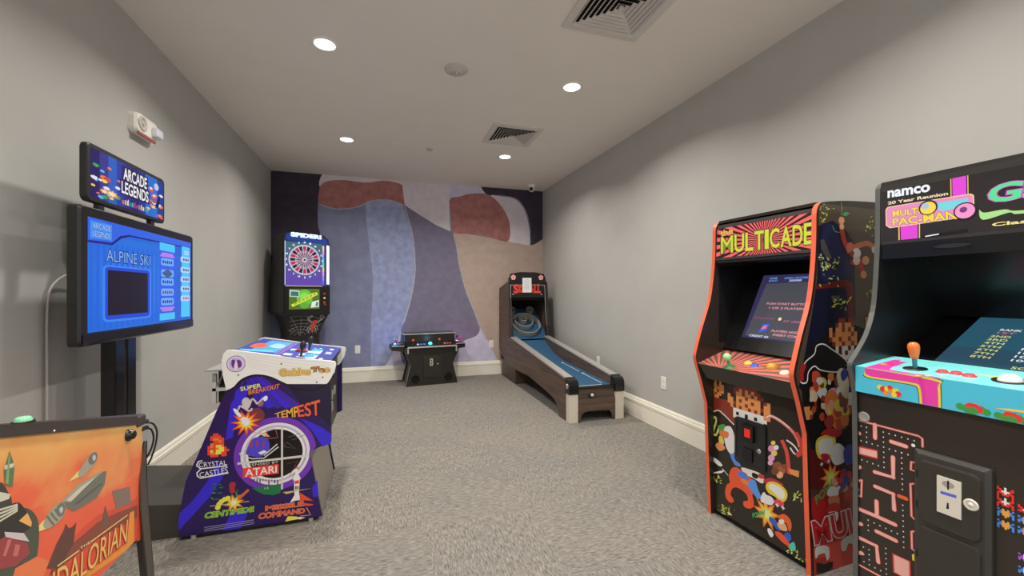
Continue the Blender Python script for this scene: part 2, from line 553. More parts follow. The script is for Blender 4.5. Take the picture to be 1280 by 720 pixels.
# wall strobe
t = thing('alarm_strobe', 'white fire alarm horn with a clear strobe high on the left wall', 'alarm', frame((XL, 3.19, 2.33), (0, 1, 0)))
b = MB()
pr = rrect(-.125, -.062, .125, .062, .035)
b.loft([[Vector((x * s_, -d, zz * s_)) for x, zz in pr] for s_, d in ((1, 0), (1, .03), (.93, .045), (.85, .05))], WHITE); b.build('housing', t)
b = MB(); b.lathe((-.07, -.05, 0), (0, -1, 0), [(0.045, 0), (0.045, .004), (.03, .008), (.03, .004), (.012, .004), (.012, .009)], GR, 28); b.build('horn_grille', t)
b = MB(); b.box(.03, .11, -.085, -.045, -.04, .02, mat((200, 200, 208), .15), b=.012); b.build('strobe_lens', t)
b = MB(); b.box(-.11, .09, -.048, -.04, -.072, -.058, mat((150, 60, 58), .5)); b.build('red_stripe', t)

# outlets
def outlet(M, label):
    t = thing('wall_outlet', label, 'outlet', M, 'wall outlets')
    b = MB(); b.box(-.036, .036, -.006, 0, -.058, .058, WHITE, b=.0025); b.build('plate', t)
    for dz in (-.024, .024):
        b = MB(); b.loft([[Vector((x, -.006 - d, zz + dz)) for x, zz in rrect(-.017, -.0145, .017, .0145, .009)] for d in (0, .002)], WHITE)
        for dx in (-.006, .006):
            b.box(dx - .0012, dx + .0012, -.0086, -.0078, dz - .002, dz + .006, DARKLINE)
        b.build('socket', t)
outlet(frame((-0.353, YB, .472)), 'white wall outlet on the mural between the dart cabinet and the low game table')
outlet(frame((1.636, YB, .478)), 'white wall outlet on the mural just left of the wooden ball alley')
outlet(frame((XR, 4.54, .455), (0, -1, 0)), 'white wall outlet on the grey right wall above the ball alley rail')
outlet(frame((XR, 3.30, .445), (0, -1, 0)), 'white wall outlet on the grey right wall between the ball alley and the red-edged cabinet')

# ------------------------------------------------------------------ arcade pedestal with the purple side panel
PX, PY = -0.65, 2.57
M = frame((PX, PY, 0))
t = thing('arcade_pedestal', 'arcade control pedestal with purple and white side panel full of game logos', 'arcade machine', M)
PW = 0.65       # width, near panel to far panel
fc = Face(M, (0, 0, 0), (1, 0, 0), (0, 0, 1))
z4, z5, z6, z8 = Zm(250, 410, 6.547), Zm(215, 480, 6), Zm(215, 570, 6), Zm(275, 425, 7.53)
PUR = mat((38, 20, 78), 0.35); PBLUE = mat((52, 36, 190), 0.35); PVIO = mat((104, 48, 165), 0.35); PDEEP = mat((27, 18, 48), 0.35)
PWHITE = mat((218, 214, 206), 0.4); RINGW = mat((205, 200, 208), 0.35); RINGD = mat((120, 112, 130), 0.35)
ORANGE = mat((240, 120, 45), 0.4); YEL = mat((240, 205, 70), 0.4); REDO = mat((228, 62, 38), 0.4); INK = mat((18, 14, 26), 0.4)
GREEN = mat((60, 150, 70), 0.4); LIME = mat((160, 205, 70), 0.4); LGREY = mat((190, 186, 180), 0.4)
wave = z8((60, 475), (130, 440), (200, 370), (290, 330), (380, 325), (480, 345), (600, 400), (720, 450), (830, 467), (930, 450), (1020, 400), (1075, 310))
topcap = z8((1092, 230), (1080, 205), (1040, 198), (700, 170), (400, 130), (110, 95), (60, 100), (30, 130), (15, 200), (25, 330))
lower = [(414, 478), (414, 552), (386, 565), (388, 572), (392, 590), (397, 617), (402.5, 645), (300, 660.5), (224, 671.5), (223, 653), (225, 637), (232, 602), (248, 567), (270, 515)]
wv = fc.px(smooth(wave, 4, False))
out_low = wv + fc.px(lower)
out_top = fc.px(topcap) + wv
b = MB()
EDGEM = mat((40, 38, 38), 0.4)
TH = 0.02
b.panel(fc, out_low, TH, PUR, EDGEM)
b.panel(fc, out_top, TH + 0.0, PWHITE, PWHITE)
lowhull = fc.px([(283, 486), (325, 468), (414, 478), (414, 552), (402.5, 645), (224, 671.5), (223, 653), (225, 637)])
def inlow(q):
    return clip(q, lowhull)
def art(lay, m, pts, sm=0, cl=None):
    q = fc.px(pts)
    if sm: q = smooth(q, sm)
    if cl is not None: q = clip(q, cl)
    b.flat(fc, q, lay, m)
# blue light beams and bands
art(1, PBLUE, z4((290, 520), (330, 480), (345, 440), (360, 430), (300, 620), (268, 650)), cl=lowhull)
for k in range(5):
    x0 = 360 + k * 32
    art(1, mat((46 + 4 * k, 32, 150 + (k % 2) * 40), 0.35), z4((x0, 400), (x0 + 22, 398), (x0 + 190 + k * 40, 640), (x0 + 120 + k * 40, 660)), cl=lowhull)
art(1, PDEEP, z5((860, 0), (1200, 0), (1200, 330), (1100, 240), (960, 140)), cl=lowhull)
art(1, PBLUE, z5((440, 150), (560, 0), (600, 10), (500, 200), (455, 400), (400, 420)), cl=lowhull)
art(1, PBLUE, z6((45, 440), (150, 340), (260, 200), (330, 60), (420, 60), (370, 180), (270, 320), (50, 560)), cl=lowhull)
art(1, PBLUE, z6((440, 430), (570, 400), (560, 450), (500, 575), (370, 580)), cl=lowhull)
art(1, PBLUE, z5((960, 255), (1050, 290), (1130, 330), (1200, 380), (1200, 440), (1130, 470), (1050, 350)), cl=lowhull)
art(1, PBLUE, z6((1050, 240), (1090, 180), (1100, 300), (1060, 310)), cl=lowhull)
# the big ring: violet, silver, dark glass quarters
rc = fc.uv(345, 567)
ra = fc.uv(*z5((800, 285))[0])
R1 = abs(ra[1] - rc[1])
KNEE = fc.px([(200, 420), (414, 420), (414, 552), (386, 565), (388, 572), (392, 590), (397, 617), (402.5, 645), (402, 680), (200, 680)])
def ringclip(r):
    # a disc cut by the knee recess of the panel
    pts = circ(rc[0], rc[1], r, 64)
    kx = [fc.uv(x, y) for x, y in ((414, 552), (386, 565), (388, 572), (392, 590), (397, 617), (402.5, 645))]
    res = []
    for x, y in pts:
        lim = 9
        for (x0, y0), (x1, y1) in zip(kx, kx[1:]):
            if min(y0, y1) <= y <= max(y0, y1) and y0 != y1:
                lim = min(lim, x0 + (x1 - x0) * (y - y0) / (y1 - y0))
        res.append((min(x, lim), y))
    return res
b.flat(fc, ringclip(R1 * 1.17), 2, PVIO)
b.flat(fc, ringclip(R1 * 1.0), 3, INK)
b.flat(fc, ringclip(R1 * 0.985), 4, RINGW)
b.flat(fc, ringclip(R1 * 0.90), 5, mat((170, 162, 176), 0.35))
b.flat(fc, ringclip(R1 * 0.84), 6, mat((228, 224, 224), 0.35))
b.flat(fc, ringclip(R1 * 0.775), 7, INK)
b.flat(fc, ringclip(R1 * 0.76), 8, mat((22, 17, 18), 0.25))
art(9, LGREY, z5((818, 325), (833, 325), (833, 790), (818, 790)))
art(9, LGREY, z5((490, 590), (1020, 528), (1020, 545), (490, 605)))
# inside the quarters: a striped dome shape on a lit track, faint wire lines, the maker's plate, a green field
art(9, mat((75, 62, 178), .4), z5((560, 530), (570, 470), (600, 415), (650, 395), (700, 400), (730, 440), (725, 510), (660, 545)), 4)
for k in range(6):
    a0 = k * 0.5
    art(10, mat((150, 52, 70), .4) if k % 2 == 0 else mat((60, 60, 200), .4), z5((575 + k * 25, 460 - k * 8 + (k > 3) * 18), (592 + k * 25, 425 - k * 3 + (k > 3) * 10), (610 + k * 22, 432), (600 + k * 22, 480)))
art(11, mat((210, 205, 215), .4), z5((645, 515), (690, 495), (715, 508), (668, 530)))
for a_ in (z5((505, 525), (560, 480)), z5((510, 530), (600, 560), (690, 555), (800, 470)), z5((690, 535), (790, 450))):
    b.stroke(fc, fc.px(a_), 0.006, 10, LGREY)
art(10, mat((205, 170, 130), .4), z5((640, 370), (700, 360), (735, 395), (690, 392)))
b.stroke(fc, fc.px(z5((712, 345), (775, 335), (795, 400), (715, 412))), 0.004, 11, mat((170, 70, 75), .4), True)
for a_ in (z5((840, 470), (860, 435), (930, 485), (845, 470)), z5((870, 400), (960, 370)), z5((900, 420), (1000, 380)), z5((860, 600), (1000, 560), (900, 700)), z5((940, 580), (880, 690))):
    b.stroke(fc, fc.px(a_), 0.0025, 9, mat((92, 88, 84), .4) if a_[0][1] < 565 else mat((110, 50, 48), .4))
b.text(fc, 'LICENSED BY', z5((535, 605), (800, 575), (800, 592), (535, 622)), 10, LGREY)
art(10, mat((222, 62, 45), .4), z5((532, 632), (800, 598), (800, 670), (532, 705)))
b.text(fc, 'ATARI', z5((550, 640), (785, 612), (785, 662), (550, 695)), 11, mat((238, 228, 220), .4), 0.012)
for k in range(10):
    x0 = 590 + k * 22; h = random.randint(10, 60)
    art(9, mat((40, 58, 95) if k % 3 else (120, 40, 45), .4), z6((x0, 170 + k), (x0 + 9, 169 + k), (x0 + 9, 170 + h), (x0, 171 + h)))
art(9, mat((28, 105, 62), .4), z6((600, 240), (815, 210), (815, 275), (760, 292), (690, 288), (640, 265)))
art(10, LGREY, z6((695, 235), (700, 235), (700, 250), (695, 250))); art(10, LGREY, z6((712, 240), (718, 228), (724, 250)))
# a rocket with its fins
art(10, mat((226, 222, 218), .4), z6((935, 75), (948, 120), (958, 170), (950, 330), (920, 335), (915, 180), (925, 120)))
art(11, REDO, z6((921, 185), (953, 180), (953, 205), (919, 210))); art(11, INK, z6((925, 225), (935, 224), (935, 250), (925, 251))); art(11, INK, z6((940, 224), (949, 223), (949, 248), (940, 249)))
art(10, mat((226, 222, 218), .4), z6((915, 150), (920, 175), (905, 180))); art(10, mat((226, 222, 218), .4), z6((955, 145), (968, 172), (955, 172)))
art(10, mat((226, 222, 218), .4), z6((920, 290), (920, 335), (885, 350))); art(10, mat((226, 222, 218), .4), z6((950, 285), (985, 335), (950, 330)))
b.flat(fc, starp(*fc.uv(*z6((937, 85))[0]), .012, .004, 5), 12, REDO)
# titles printed round the ring
def title(s, q, m, o=None, off=0.02, oo=0.05, lay=12):
    if o: b.text(fc, s, q, lay, o, oo)
    b.text(fc, s, q, lay + 2, m, off)
title('SUPER', z4((330, 485), (497, 452), (500, 485), (335, 517)), mat((238, 212, 130), .4), INK)
title('BREAKOUT', z4((398, 512), (652, 455), (650, 490), (400, 547)), ORANGE, INK)
title('TEMP', z5((772, 222), (945, 165), (950, 245), (775, 252)), mat((236, 160, 55), .4), INK)
title('EST', z5((940, 165), (1108, 118), (1112, 232), (948, 245)), mat((236, 82, 48), .4), INK)
title('CRYSTAL', z5((200, 590), (410, 570), (412, 605), (205, 625)), mat((222, 220, 220), .4), INK, 0.0, 0.03)
title('CASTLES', z5((205, 665), (418, 620), (420, 665), (210, 700)), mat((222, 220, 220), .4), INK, 0.0, 0.03)
for a_ in (z5((185, 610), (200, 580), (230, 574)), z5((185, 610), (215, 635), (415, 612)), z5((215, 640), (188, 665), (192, 690), (215, 705), (425, 665))):
    b.stroke(fc, fc.px(a_), 0.006, 13, mat((222, 220, 220), .4))
title('CENTIPEDE', z6((255, 425), (615, 378), (610, 415), (245, 467)), mat((70, 130, 40), .4), LIME, 0.0, 0.06)
title('MISSILE', z6((705, 375), (985, 340), (985, 372), (705, 410)), mat((205, 60, 40), .4), mat((240, 128, 80), .4), 0.0, 0.06)
title('COMMAND', z6((655, 430), (995, 390), (995, 425), (650, 472)), mat((205, 60, 40), .4), mat((240, 128, 80), .4), 0.0, 0.06)
# bursts and cartoon shapes beside the titles
def burst(cx, cy, r, cols, n=11, rot=.2):
    c0 = fc.uv(cx, cy)
    for i, (f, col) in enumerate(cols):
        b.flat(fc, starp(c0[0], c0[1], r * f, r * f * .5, n, rot), 10 + i, col)
cx, cy = z5((555, 290))[0]
art(9, mat((110, 48, 52), .4), [(cx + 14 + 9.5 * math.cos(i / 20 * 6.283), cy - 9 + 9.5 * math.sin(i / 20 * 6.283)) for i in range(20)])
burst(cx, cy, 0.075, ((1.0, REDO), (.8, ORANGE), (.55, YEL)))
art(13, mat((215, 205, 215), .4), z5((515, 265), (540, 245), (580, 270), (575, 300), (545, 310)), 3)
CART = mat((188, 178, 180), .4)
art(11, CART, z5((530, 115), (560, 100), (585, 120), (590, 160), (560, 195), (540, 185), (525, 150)), 4)
for a_ in (z5((585, 150), (605, 110), (640, 150)), z5((640, 150), (660, 130), (690, 100)), z5((540, 180), (510, 165), (500, 190)), z5((500, 200), (470, 190)), z5((560, 195), (590, 200), (600, 180))):
    b.stroke(fc, smooth(fc.px(a_), 4, False), 0.009, 11, CART)
art(12, mat((225, 220, 220), .4), z5((690, 95), (712, 88), (718, 110), (700, 128), (685, 118)), 4)
art(12, mat((150, 95, 85), .4), z5((652, 140), (685, 130), (680, 160), (650, 165)), 4)
art(12, mat((225, 220, 220), .4), z5((460, 190), (475, 185), (520, 230), (510, 250), (480, 225)), 4)
# red and yellow pixel critter (plain blocks)
pc = fc.uv(*z5((350, 460))[0])
pat = ["..RR....", ".RRRR...", ".ROORR..", "..RROR..", ".ORRRR..", "RORYYO..", "RRROYYR.", "RYRYYYRR", "ROOYYRR.", ".RRR.RR."]
for r_, row in enumerate(pat):
    for c_, ch in enumerate(row):
        if ch != '.':
            x0 = pc[0] - .05 + c_ * .0125; y0 = pc[1] + .065 - r_ * .0125
            b.flat(fc, [(x0, y0), (x0 + .0125, y0), (x0 + .0125, y0 - .0125), (x0, y0 - .0125)], 10, {'R': REDO, 'O': ORANGE, 'Y': YEL}[ch])
# leafy clump, mushroom dots, spark over the green title
for k in range(26):
    x, y = z6((random.uniform(290, 500), random.uniform(205, 350)))[0]
    a = random.uniform(0, 6.28); L = random.uniform(2, 5)
    q = [(x - L * math.cos(a), y - L * math.sin(a)), (x + .9 * math.sin(a), y - .9 * math.cos(a)), (x + L * math.cos(a), y + L * math.sin(a)), (x - .9 * math.sin(a), y + .9 * math.cos(a))]
    art(10 + k % 2, mat(random.choice([(40, 110, 60), (60, 140, 70), (30, 85, 55)]), .4), q)
for i, (x, y) in enumerate(z6((345, 385), (355, 360), (372, 340), (395, 325), (420, 315))):
    b.flat(fc, circ(*fc.uv(x, y), 0.013, 14), 12, YEL)
for x, y, r in ((455, 215, .016), (452, 240, .014), (455, 262, .012)):
    b.flat(fc, circ(*fc.uv(*z6((x, y))[0]), r, 14), 13, mat((160, 40, 50), .4))
cx, cy = z6((465, 350))[0]
burst(cx, cy, 0.05, ((1.0, ORANGE), (.7, YEL)), 8)
b.flat(fc, circ(*fc.uv(cx, cy), .012, 14), 14, mat((245, 240, 225), .4))
art(10, mat((190, 95, 50), .4), z6((480, 320), (570, 245), (582, 258), (500, 335)))
b.stroke(fc, fc.px(z6((285, 375), (580, 338))), 0.003, 13, mat((200, 190, 110), .4))
for tri in (z6((955, 270), (1060, 335), (985, 330), (960, 345)), z6((985, 350), (1065, 360), (1040, 372), (990, 372))):
    art(10, mat((205, 70, 45), .4), tri)
art(10, mat((190, 165, 90), .4), z6((830, 270), (1050, 240), (940, 262), (860, 285)))
b.stroke(fc, fc.px(z6((1010, 385), (1040, 440), (960, 450))), 0.005, 11, mat((230, 130, 60), .4))
art(11, YEL, z6((850, 490), (870, 450), (935, 452), (960, 470), (900, 480))); art(11, mat((220, 215, 200), .4), z6((935, 455), (1000, 460), (960, 475)))
for k in range(3):
    y0 = 535 + k * 14
    b.stroke(fc, fc.px(z6((243, y0), (615, y0 - 58))), 0.0035, 9, mat((140, 132, 160), .4))
# white top section: round badge, gold title, pinstripes, screws
bc = fc.uv(*z4((295, 293))[0])
rr = abs(fc.uv(*z4((295, 226))[0])[1] - bc[1])
PINS = mat((206, 201, 193), .4)
for k in range(6):
    y0 = 205 + k * 22
    b.stroke(fc, fc.px(smooth(z4((380 + k * 4, y0 - 3), (600, y0 + 33 + k * 3), (860, y0 + 65 + k * 7), (1040 - k * 16, y0 + 76 + k * 8)), 4, False)), 0.0025, 1, PINS)
for f, col in ((1.0, mat((50, 30, 70), .4)), (.94, mat((200, 185, 215), .4)), (.72, mat((180, 160, 205), .4))):
    b.flat(fc, circ(bc[0], bc[1], rr * f, 32), 2 + int((1 - f) * 20), col)
for pts in (z4((262, 262), (285, 262), (290, 300), (275, 330), (258, 300)), z4((305, 260), (335, 270), (340, 310), (315, 325), (308, 290))):
    art(9, mat((90, 45, 130), .4), pts, 3)
art(9, mat((214, 200, 190), .4), z4((290, 275), (300, 275), (310, 330), (278, 335)), 3)
GOLD = mat((205, 160, 75), .4)
for q, s in ((z4((650, 338), (900, 330), (900, 378), (655, 392)), 'Golden'), (z4((915, 325), (1058, 312), (1058, 362), (915, 370)), 'Tee')):
    b.text(fc, s, q, 2, mat((110, 80, 40), .4), 0.10); b.text(fc, s, q, 3, mat((222, 185, 110), .4), 0.07); b.text(fc, s, q, 4, mat((180, 130, 55), .4), 0.0)
b.flat(fc, circ(*fc.uv(*z4((948, 385))[0]), .017, 18), 6, mat((235, 232, 225), .4))
for x, y in ((665, 293), (315, 384), (955, 443), (1005, 402)):
    b.flat(fc, circ(*fc.uv(*z4((x, y))[0]), .004, 10), 7, INK)
# printed rim under the white wave
b.stroke(fc, [(u, v - .004) for u, v in wv], 0.008, 1, INK)
b.build('side_panel', t)
# the far side panel, same outline, black inside
b = MB()
ff = Face(M, (0, PW, 0), (1, 0, 0), (0, 0, 1))
b.panel(ff, out_low, TH, PUR, BLACK)
b.panel(ff, out_top, TH, PWHITE, PWHITE)
b.build('side_panel', t)
# deck top
tl = fc.uv(*z8((110, 95))[0]); trp = fc.uv(*z8((1040, 198))[0])
ang = math.atan2(trp[1] - tl[1], trp[0] - tl[0])
DE1 = (math.cos(ang), 0, math.sin(ang))
fd = Face(M, (tl[0], 0, tl[1] - 0.004), DE1, (0, 1, 0))
DL = math.hypot(trp[0] - tl[0], trp[1] - tl[1])
b = MB()
DK = mat((58, 66, 150), .3)
b.panel(fd, [(0.0, 0.006), (DL, 0.006), (DL, PW - TH), (0.0, PW - TH)], 0.03, DK, BLACK)
zd = z8
def dart_(lay, m, u0, v0, u1, v1):
    b.flat(fd, [(u0 * DL, v0 * PW), (u1 * DL, v0 * PW), (u1 * DL, v1 * PW), (u0 * DL, v1 * PW)], lay, m)
dart_(1, mat((70, 150, 205), .3), .12, .15, .38, .9)
dart_(1, mat((44, 60, 165), .3), .42, .05, .60, .95)
b.stroke(fd, [(.40 * DL, .04), (.40 * DL, PW - .05)], .004, 2, mat((200, 140, 190), .3))
b.stroke(fd, [(.435 * DL, .04), (.435 * DL, PW - .05)], .004, 2, mat((200, 140, 190), .3))
b.flat(fd, smooth([(.05 * DL, .22), (.17 * DL, .2), (.19 * DL, .36), (.06 * DL, .40)], 4), 3, mat((225, 95, 70), .3))
b.flat(fd, smooth([(.03 * DL, .1), (.1 * DL, .06), (.34 * DL, .1), (.30 * DL, .16)], 4), 3, mat((90, 190, 220), .3))
b.flat(fd, smooth([(.22 * DL, .3), (.36 * DL, .28), (.36 * DL, .42), (.24 * DL, .46)], 4), 3, mat((150, 190, 235), .3))
for v in (.04, .34):
    dart_(3, mat((190, 215, 240), .3), .62, v + .02, .82, v + .26)
    dart_(3, mat((220, 222, 230), .3), .47, v + .05, .56, v + .16)
dart_(3, mat((170, 180, 215), .3), .87, .40, .94, .56); dart_(3, mat((200, 205, 225), .3), .88, .7, .93, .8); dart_(3, mat((200, 205, 225), .3), .86, .05, .9, .14)
cp = b.build('control_panel', t)
def stick(u, v, h=.075):
    b = MB(); o = fd.p(u * DL, v * PW, 0); n = fd.n
    b.lathe(o, n, [(.02, 0), (.02, .002), (.007, .004), (.006, .035), (.012, .04), (.016, .055), (.0165, .072), (.012, .085), (.002, .09)], BLACK, 20)
    b.build('joystick', cp)
stick(.66, .12); stick(.665, .52)
def btn(fc_, u, v, r, m, parent, h=.007):
    b = MB(); o = fc_.p(u, v, 0)
    b.lathe(o, fc_.n, [(r * 1.3, 0), (r * 1.3, .002), (r * 1.05, .0035), (r, .0035), (r, h), (r * .85, h + .0015), (.001, h + .002)], m, 18)
    b.build('button', parent)
BB = mat((60, 150, 215), .25)
for v in (.10, .50):
    for du, dv in ((.71, .02), (.76, .06), (.72, .12), (.78, .16)):
        btn(fd, du * DL, (v + dv) * PW, .013, BB, cp)
b = MB(); b.ball(fd.p(.60 * DL, .40 * PW, .004), .027, mat((190, 60, 70), .2), 20); b.lathe(fd.p(.60 * DL, .40 * PW, 0), fd.n, [(.036, 0), (.036, .003), (.028, .005)], BLACK, 24); b.build('trackball', cp)
# body between the panels: player-side box with coin entries, recessed kick plate, back
xr = trp[0] - 0.0
b = MB()
fx = fc.uv(412, 480)[0] - .02
zb = fc.uv(414, 552)[1]
zt = fc.uv(414, 462)[1]
b.box(-.12, fx, .008, PW - TH, zb, zt, mat((44, 40, 34), .4))
b.build('front_box', t)
b = MB(); b.box(fx, fx + .008, .10, .40, zb + .12, zt - .09, BLACK, b=.003); cd = b.build('coin_door', t)
for dy, dz in ((.16, .20), (.16, .13), (.30, .20)):
    b = MB(); b.box(fx + .008, fx + .016, dy, dy + .05, zb + dz, zb + dz + .05, mat((170, 165, 155), .4, .3)); b.build('coin_slot', cd)
k0 = fc.uv(386, 565); k1 = fc.uv(402.5, 645)
b = MB()
b.prism([Vector((k0[0] - .006, TH, k0[1] + .01)), Vector((k1[0] - .006, TH, k1[1])), Vector((k1[0] - .03, TH, k1[1])), Vector((k0[0] - .03, TH, k0[1] + .01))], (0, PW - 2 * TH, 0), mat((120, 114, 104), .35))
b.build('kick_plate', t)
b = MB()
b0 = fc.uv(235, 600); b1 = fc.uv(280, 500)
b.prism([Vector((b0[0] + .02, TH, .05)), Vector((b0[0] + .01, TH, b0[1])), Vector((b1[0] + .01, TH, b1[1])), Vector((b1[0] + .03, TH, b1[1])), Vector((b0[0] + .04, TH, .05))], (0, PW - 2 * TH, 0), BLACK)
b.build('back_panel', t)
b = MB(); b.box(-.355, .285, .012, PW - .012, 0.004, .045, BLACK); b.build('plinth', t)
for lx, ly in ((-.30, .016), (.26, .016), (-.30, PW - .016), (.26, PW - .016)):
    b = MB(); b.cyl((lx, ly - .006 if ly < .3 else ly + .006, 0), (lx, ly - .006 if ly < .3 else ly + .006, .022), .013, STEEL, 14); b.build('leveling_foot', t)
# glass drink shelf with a white bracket on its back edge
b = MB(); b.box(-.355, -.17, .30, .58, .825, .833, mat((150, 146, 142), .1)); sh = b.build('drink_shelf', t)
b = MB()
b.box(-.335, -.315, .36, .38, .62, .80, PWHITE); b.box(-.335, -.13, .36, .38, .695, .713, PWHITE)
b.tube([Vector((-.325, .37, .72)), Vector((-.30, .37, .745)), Vector((-.285, .37, .785)), Vector((-.28, .37, .826))], .008, CHROME)
b.box(-.31, -.12, .385, .42, .62, .815, BLACK)
b.build('bracket', sh)

# low grey base that runs back from the pedestal and carries the screen post
M2 = frame((-1.2, 2.62, 0))
t = thing('screen_stand', 'tall screen stand on a low grey base holding a blue lit television and marquee', 'screen', M2)
GB = mat((56, 52, 48), 0.28)
b = MB()
b.prism([Vector((-.22, 0, 0)), Vector((.18, 0, 0)), Vector((.18, 0, .17)), Vector((-.22, 0, .215))], (0, .53, 0), GB)
b.build('base', t)
FT = Face(M2, (.03, 0, 0), (0, 1, 0), (0, 0, 1))
b = MB()
for y0, y1 in ((-.085, -.005), (.018, .098)):
    b.box(-.12, -.06, y0, y1, .20, 1.2, BLACKG, b=.004)
b.box(-.115, -.065, -.006, .019, .20, 1.2, mat((40, 38, 36), .4))
b.box(-.075, -.015, -.12, .13, 1.15, 1.5, BLACK)
b.box(-.09, -.03, -.06, .06, 1.45, 1.66, BLACK)
b.build('post', t)
# television: front frame, deep rounded back, screen
q = FT.px([(102, 258), (243, 293), (238, 405), (100, 436)])
TV = [(min(q[0][0], q[3][0]), q[3][1]), (q[1][0] - .02, q[3][1] + .005), (q[1][0] - .02, q[0][1] + .01), (min(q[0][0], q[3][0]), q[0][1])]
ty0, ty1, tz0, tz1 = TV[0][0], TV[1][0], 1.068, 1.652
b = MB()
b.loft([[FT.p(y, zz, h) for y, zz in rrect(ty0 + s_, tz0 + s_, ty1 - s_, tz1 - s_, .02)] for s_, h in ((.012, -.05), (.0, -.042), (.0, -.01), (.006, .0))], mat((22, 21, 21), .3))
for zz in (1.24, 1.44):
    b.box(FT.o.x - .04, FT.o.x - .012, ty0 - .0015, ty0 + .002, zz, zz + .004, DARKLINE)
tv = b.build('television', t)
b = MB()
LIP = mat((20, 20, 22), .08)
b.box(.03, .036, ty0 + .012, ty1 - .012, tz0 + .008, tz0 + .05, LIP, b=.002)
b.build('speaker_bar', tv)
sq = FT.px([(114.5, 274), (237, 300), (233.5, 397), (108, 419)])
sy0, sy1, sz0, sz1 = ty0 + .045, ty1 - .035, tz0 + .055, tz1 - .045
b = MB()
SW, SHT = sy1 - sy0, sz1 - sz0
def S(u, v):
    return (sy0 + u * SW, sz0 + v * SHT)
SE = 0.85
NX = 12
for i in range(NX):
    for j in range(8):
        u = (i + .5) / NX; v = (j + .5) / 8
        d = 0.5 + 0.5 * math.cos((u - .35) * 4) * math.cos((v - .45) * 3)
        col = (int(22 + 16 * d), int(70 + 55 * d), int(185 + 45 * d))
        b.flat(FT, [S(i / NX, j / 8), S((i + 1) / NX, j / 8), S((i + 1) / NX, (j + 1) / 8), S(i / NX, (j + 1) / 8)], 1, mat(col, .15, emit=SE))
for i in range(22):
    b.flat(FT, [S(i / 22 + .012, .02), S(i / 22 + .03, .02), S(i / 22 + .03, .80), S(i / 22 + .012, .80)], 2, mat((30, 95, 215), .15, emit=SE))
EB = mat((48, 96, 222), .15, emit=SE); EC = mat((60, 140, 240), .15, emit=SE); EDK = mat((24, 24, 120), .15, emit=SE); ECY = mat((70, 190, 245), .15, emit=SE)
EW = mat((170, 205, 240), .15, emit=SE); EP = mat((175, 120, 225), .15, emit=SE); EBK = mat((24, 18, 34), .15, emit=SE)
b.flat(FT, [S(0, .78), S(.17, .79), S(.24, .87), S(.31, .905), S(1, .92), S(1, 1), S(0, 1)], 4, EDK)
b.flat(FT, [S(0, .80), S(.165, .81), S(.23, .89), S(.30, .92), S(1, .935), S(1, 1), S(0, 1)], 5, EB)
b.flat(FT, [S(.015, .82), S(.165, .83), S(.165, .975), S(.015, .975)], 6, EC)
for s_, v in (('ARCADE', .91), ('LEGENDS', .84)):
    q = [S(.03, v + .05), S(.155, v + .05), S(.155, v), S(.03, v)]
    b.text(FT, s_, q, 7, mat((40, 60, 160), .2, emit=SE), .05, uv=True); b.text(FT, s_, q, 8, EW, 0, uv=True)
q = [S(.125, .745), S(.50, .745), S(.50, .635), S(.125, .635)]
b.text(FT, 'ALPINE SKI', q, 5, mat((20, 30, 120), .2, emit=SE), .05, uv=True); b.text(FT, 'ALPINE SKI', q, 6, mat((130, 180, 240), .2, emit=SE), -.005, uv=True)
b.flat(FT, [S(u, v) for u, v in rrect(.10, .075, .51, .60, .04)], 4, mat((60, 130, 235), .2, emit=SE))
b.flat(FT, [S(u, v) for u, v in rrect(.115, .095, .495, .585, .03)], 5, mat((30, 70, 205), .2, emit=SE))
b.flat(FT, [S(.135, .135), S(.475, .135), S(.475, .555), S(.135, .555)], 6, EBK)
# two columns of list tabs
b.flat(FT, [S(.60, .09), S(.78, .09), S(.78, .90), S(.60, .90)], 4, mat((42, 92, 225), .2, emit=SE))
b.flat(FT, [S(.60, .83), S(.78, .83), S(.78, .92), S(.60, .92)], 5, ECY); b.flat(FT, [S(.60, .76), S(.78, .76), S(.75, .81), S(.63, .81)], 5, EP)
b.flat(FT, [S(.60, .03), S(.78, .03), S(.78, .11), S(.60, .11)], 5, ECY); b.flat(FT, [S(.63, .13), S(.75, .13), S(.78, .18), S(.60, .18)], 5, EP)
for i, v in enumerate((.66, .53, .43, .31, .20)):
    b.flat(FT, [S(u, w) for u, w in rrect(.615, v, .765, v + .085, .02)], 5, mat((105, 165, 240), .2, emit=SE))
    for k in range(5):
        u0 = .632 + k * .024
        b.flat(FT, [S(u0, v + .025), S(u0 + .017, v + .025), S(u0 + .017, v + .06 - .012 * ((k + i) % 2)), S(u0, v + .06)], 6, mat((40, 50, 150) if i != 3 else (130, 50, 120), .2, emit=SE))
b.flat(FT, [S(u, w) for u, w in circ(.69, .57, .045, 20, .045)], 6, mat((60, 90, 130), .2, emit=SE))
b.flat(FT, [S(.86, .04), S(.985, .04), S(.985, .93), S(.87, .93)], 4, ECY)
for i, v in enumerate((.73, .60, .48, .36, .24)):
    b.flat(FT, [S(u, w) for u, w in rrect(.855, v, .985, v + .07, .015)], 5, EW)
    for k in range(4):
        u0 = .885 + k * .022
        b.flat(FT, [S(u0, v + .02), S(u0 + .015, v + .02), S(u0 + .015, v + .05), S(u0, v + .05)], 6, mat((60, 70, 110) if i != 4 else (190, 80, 110), .2, emit=SE))
for v in (.86, .83):
    b.flat(FT, [S(.90, v), S(.965, v), S(.965, v + .018), S(.90, v + .018)], 6, EW)
b.build('screen', tv)
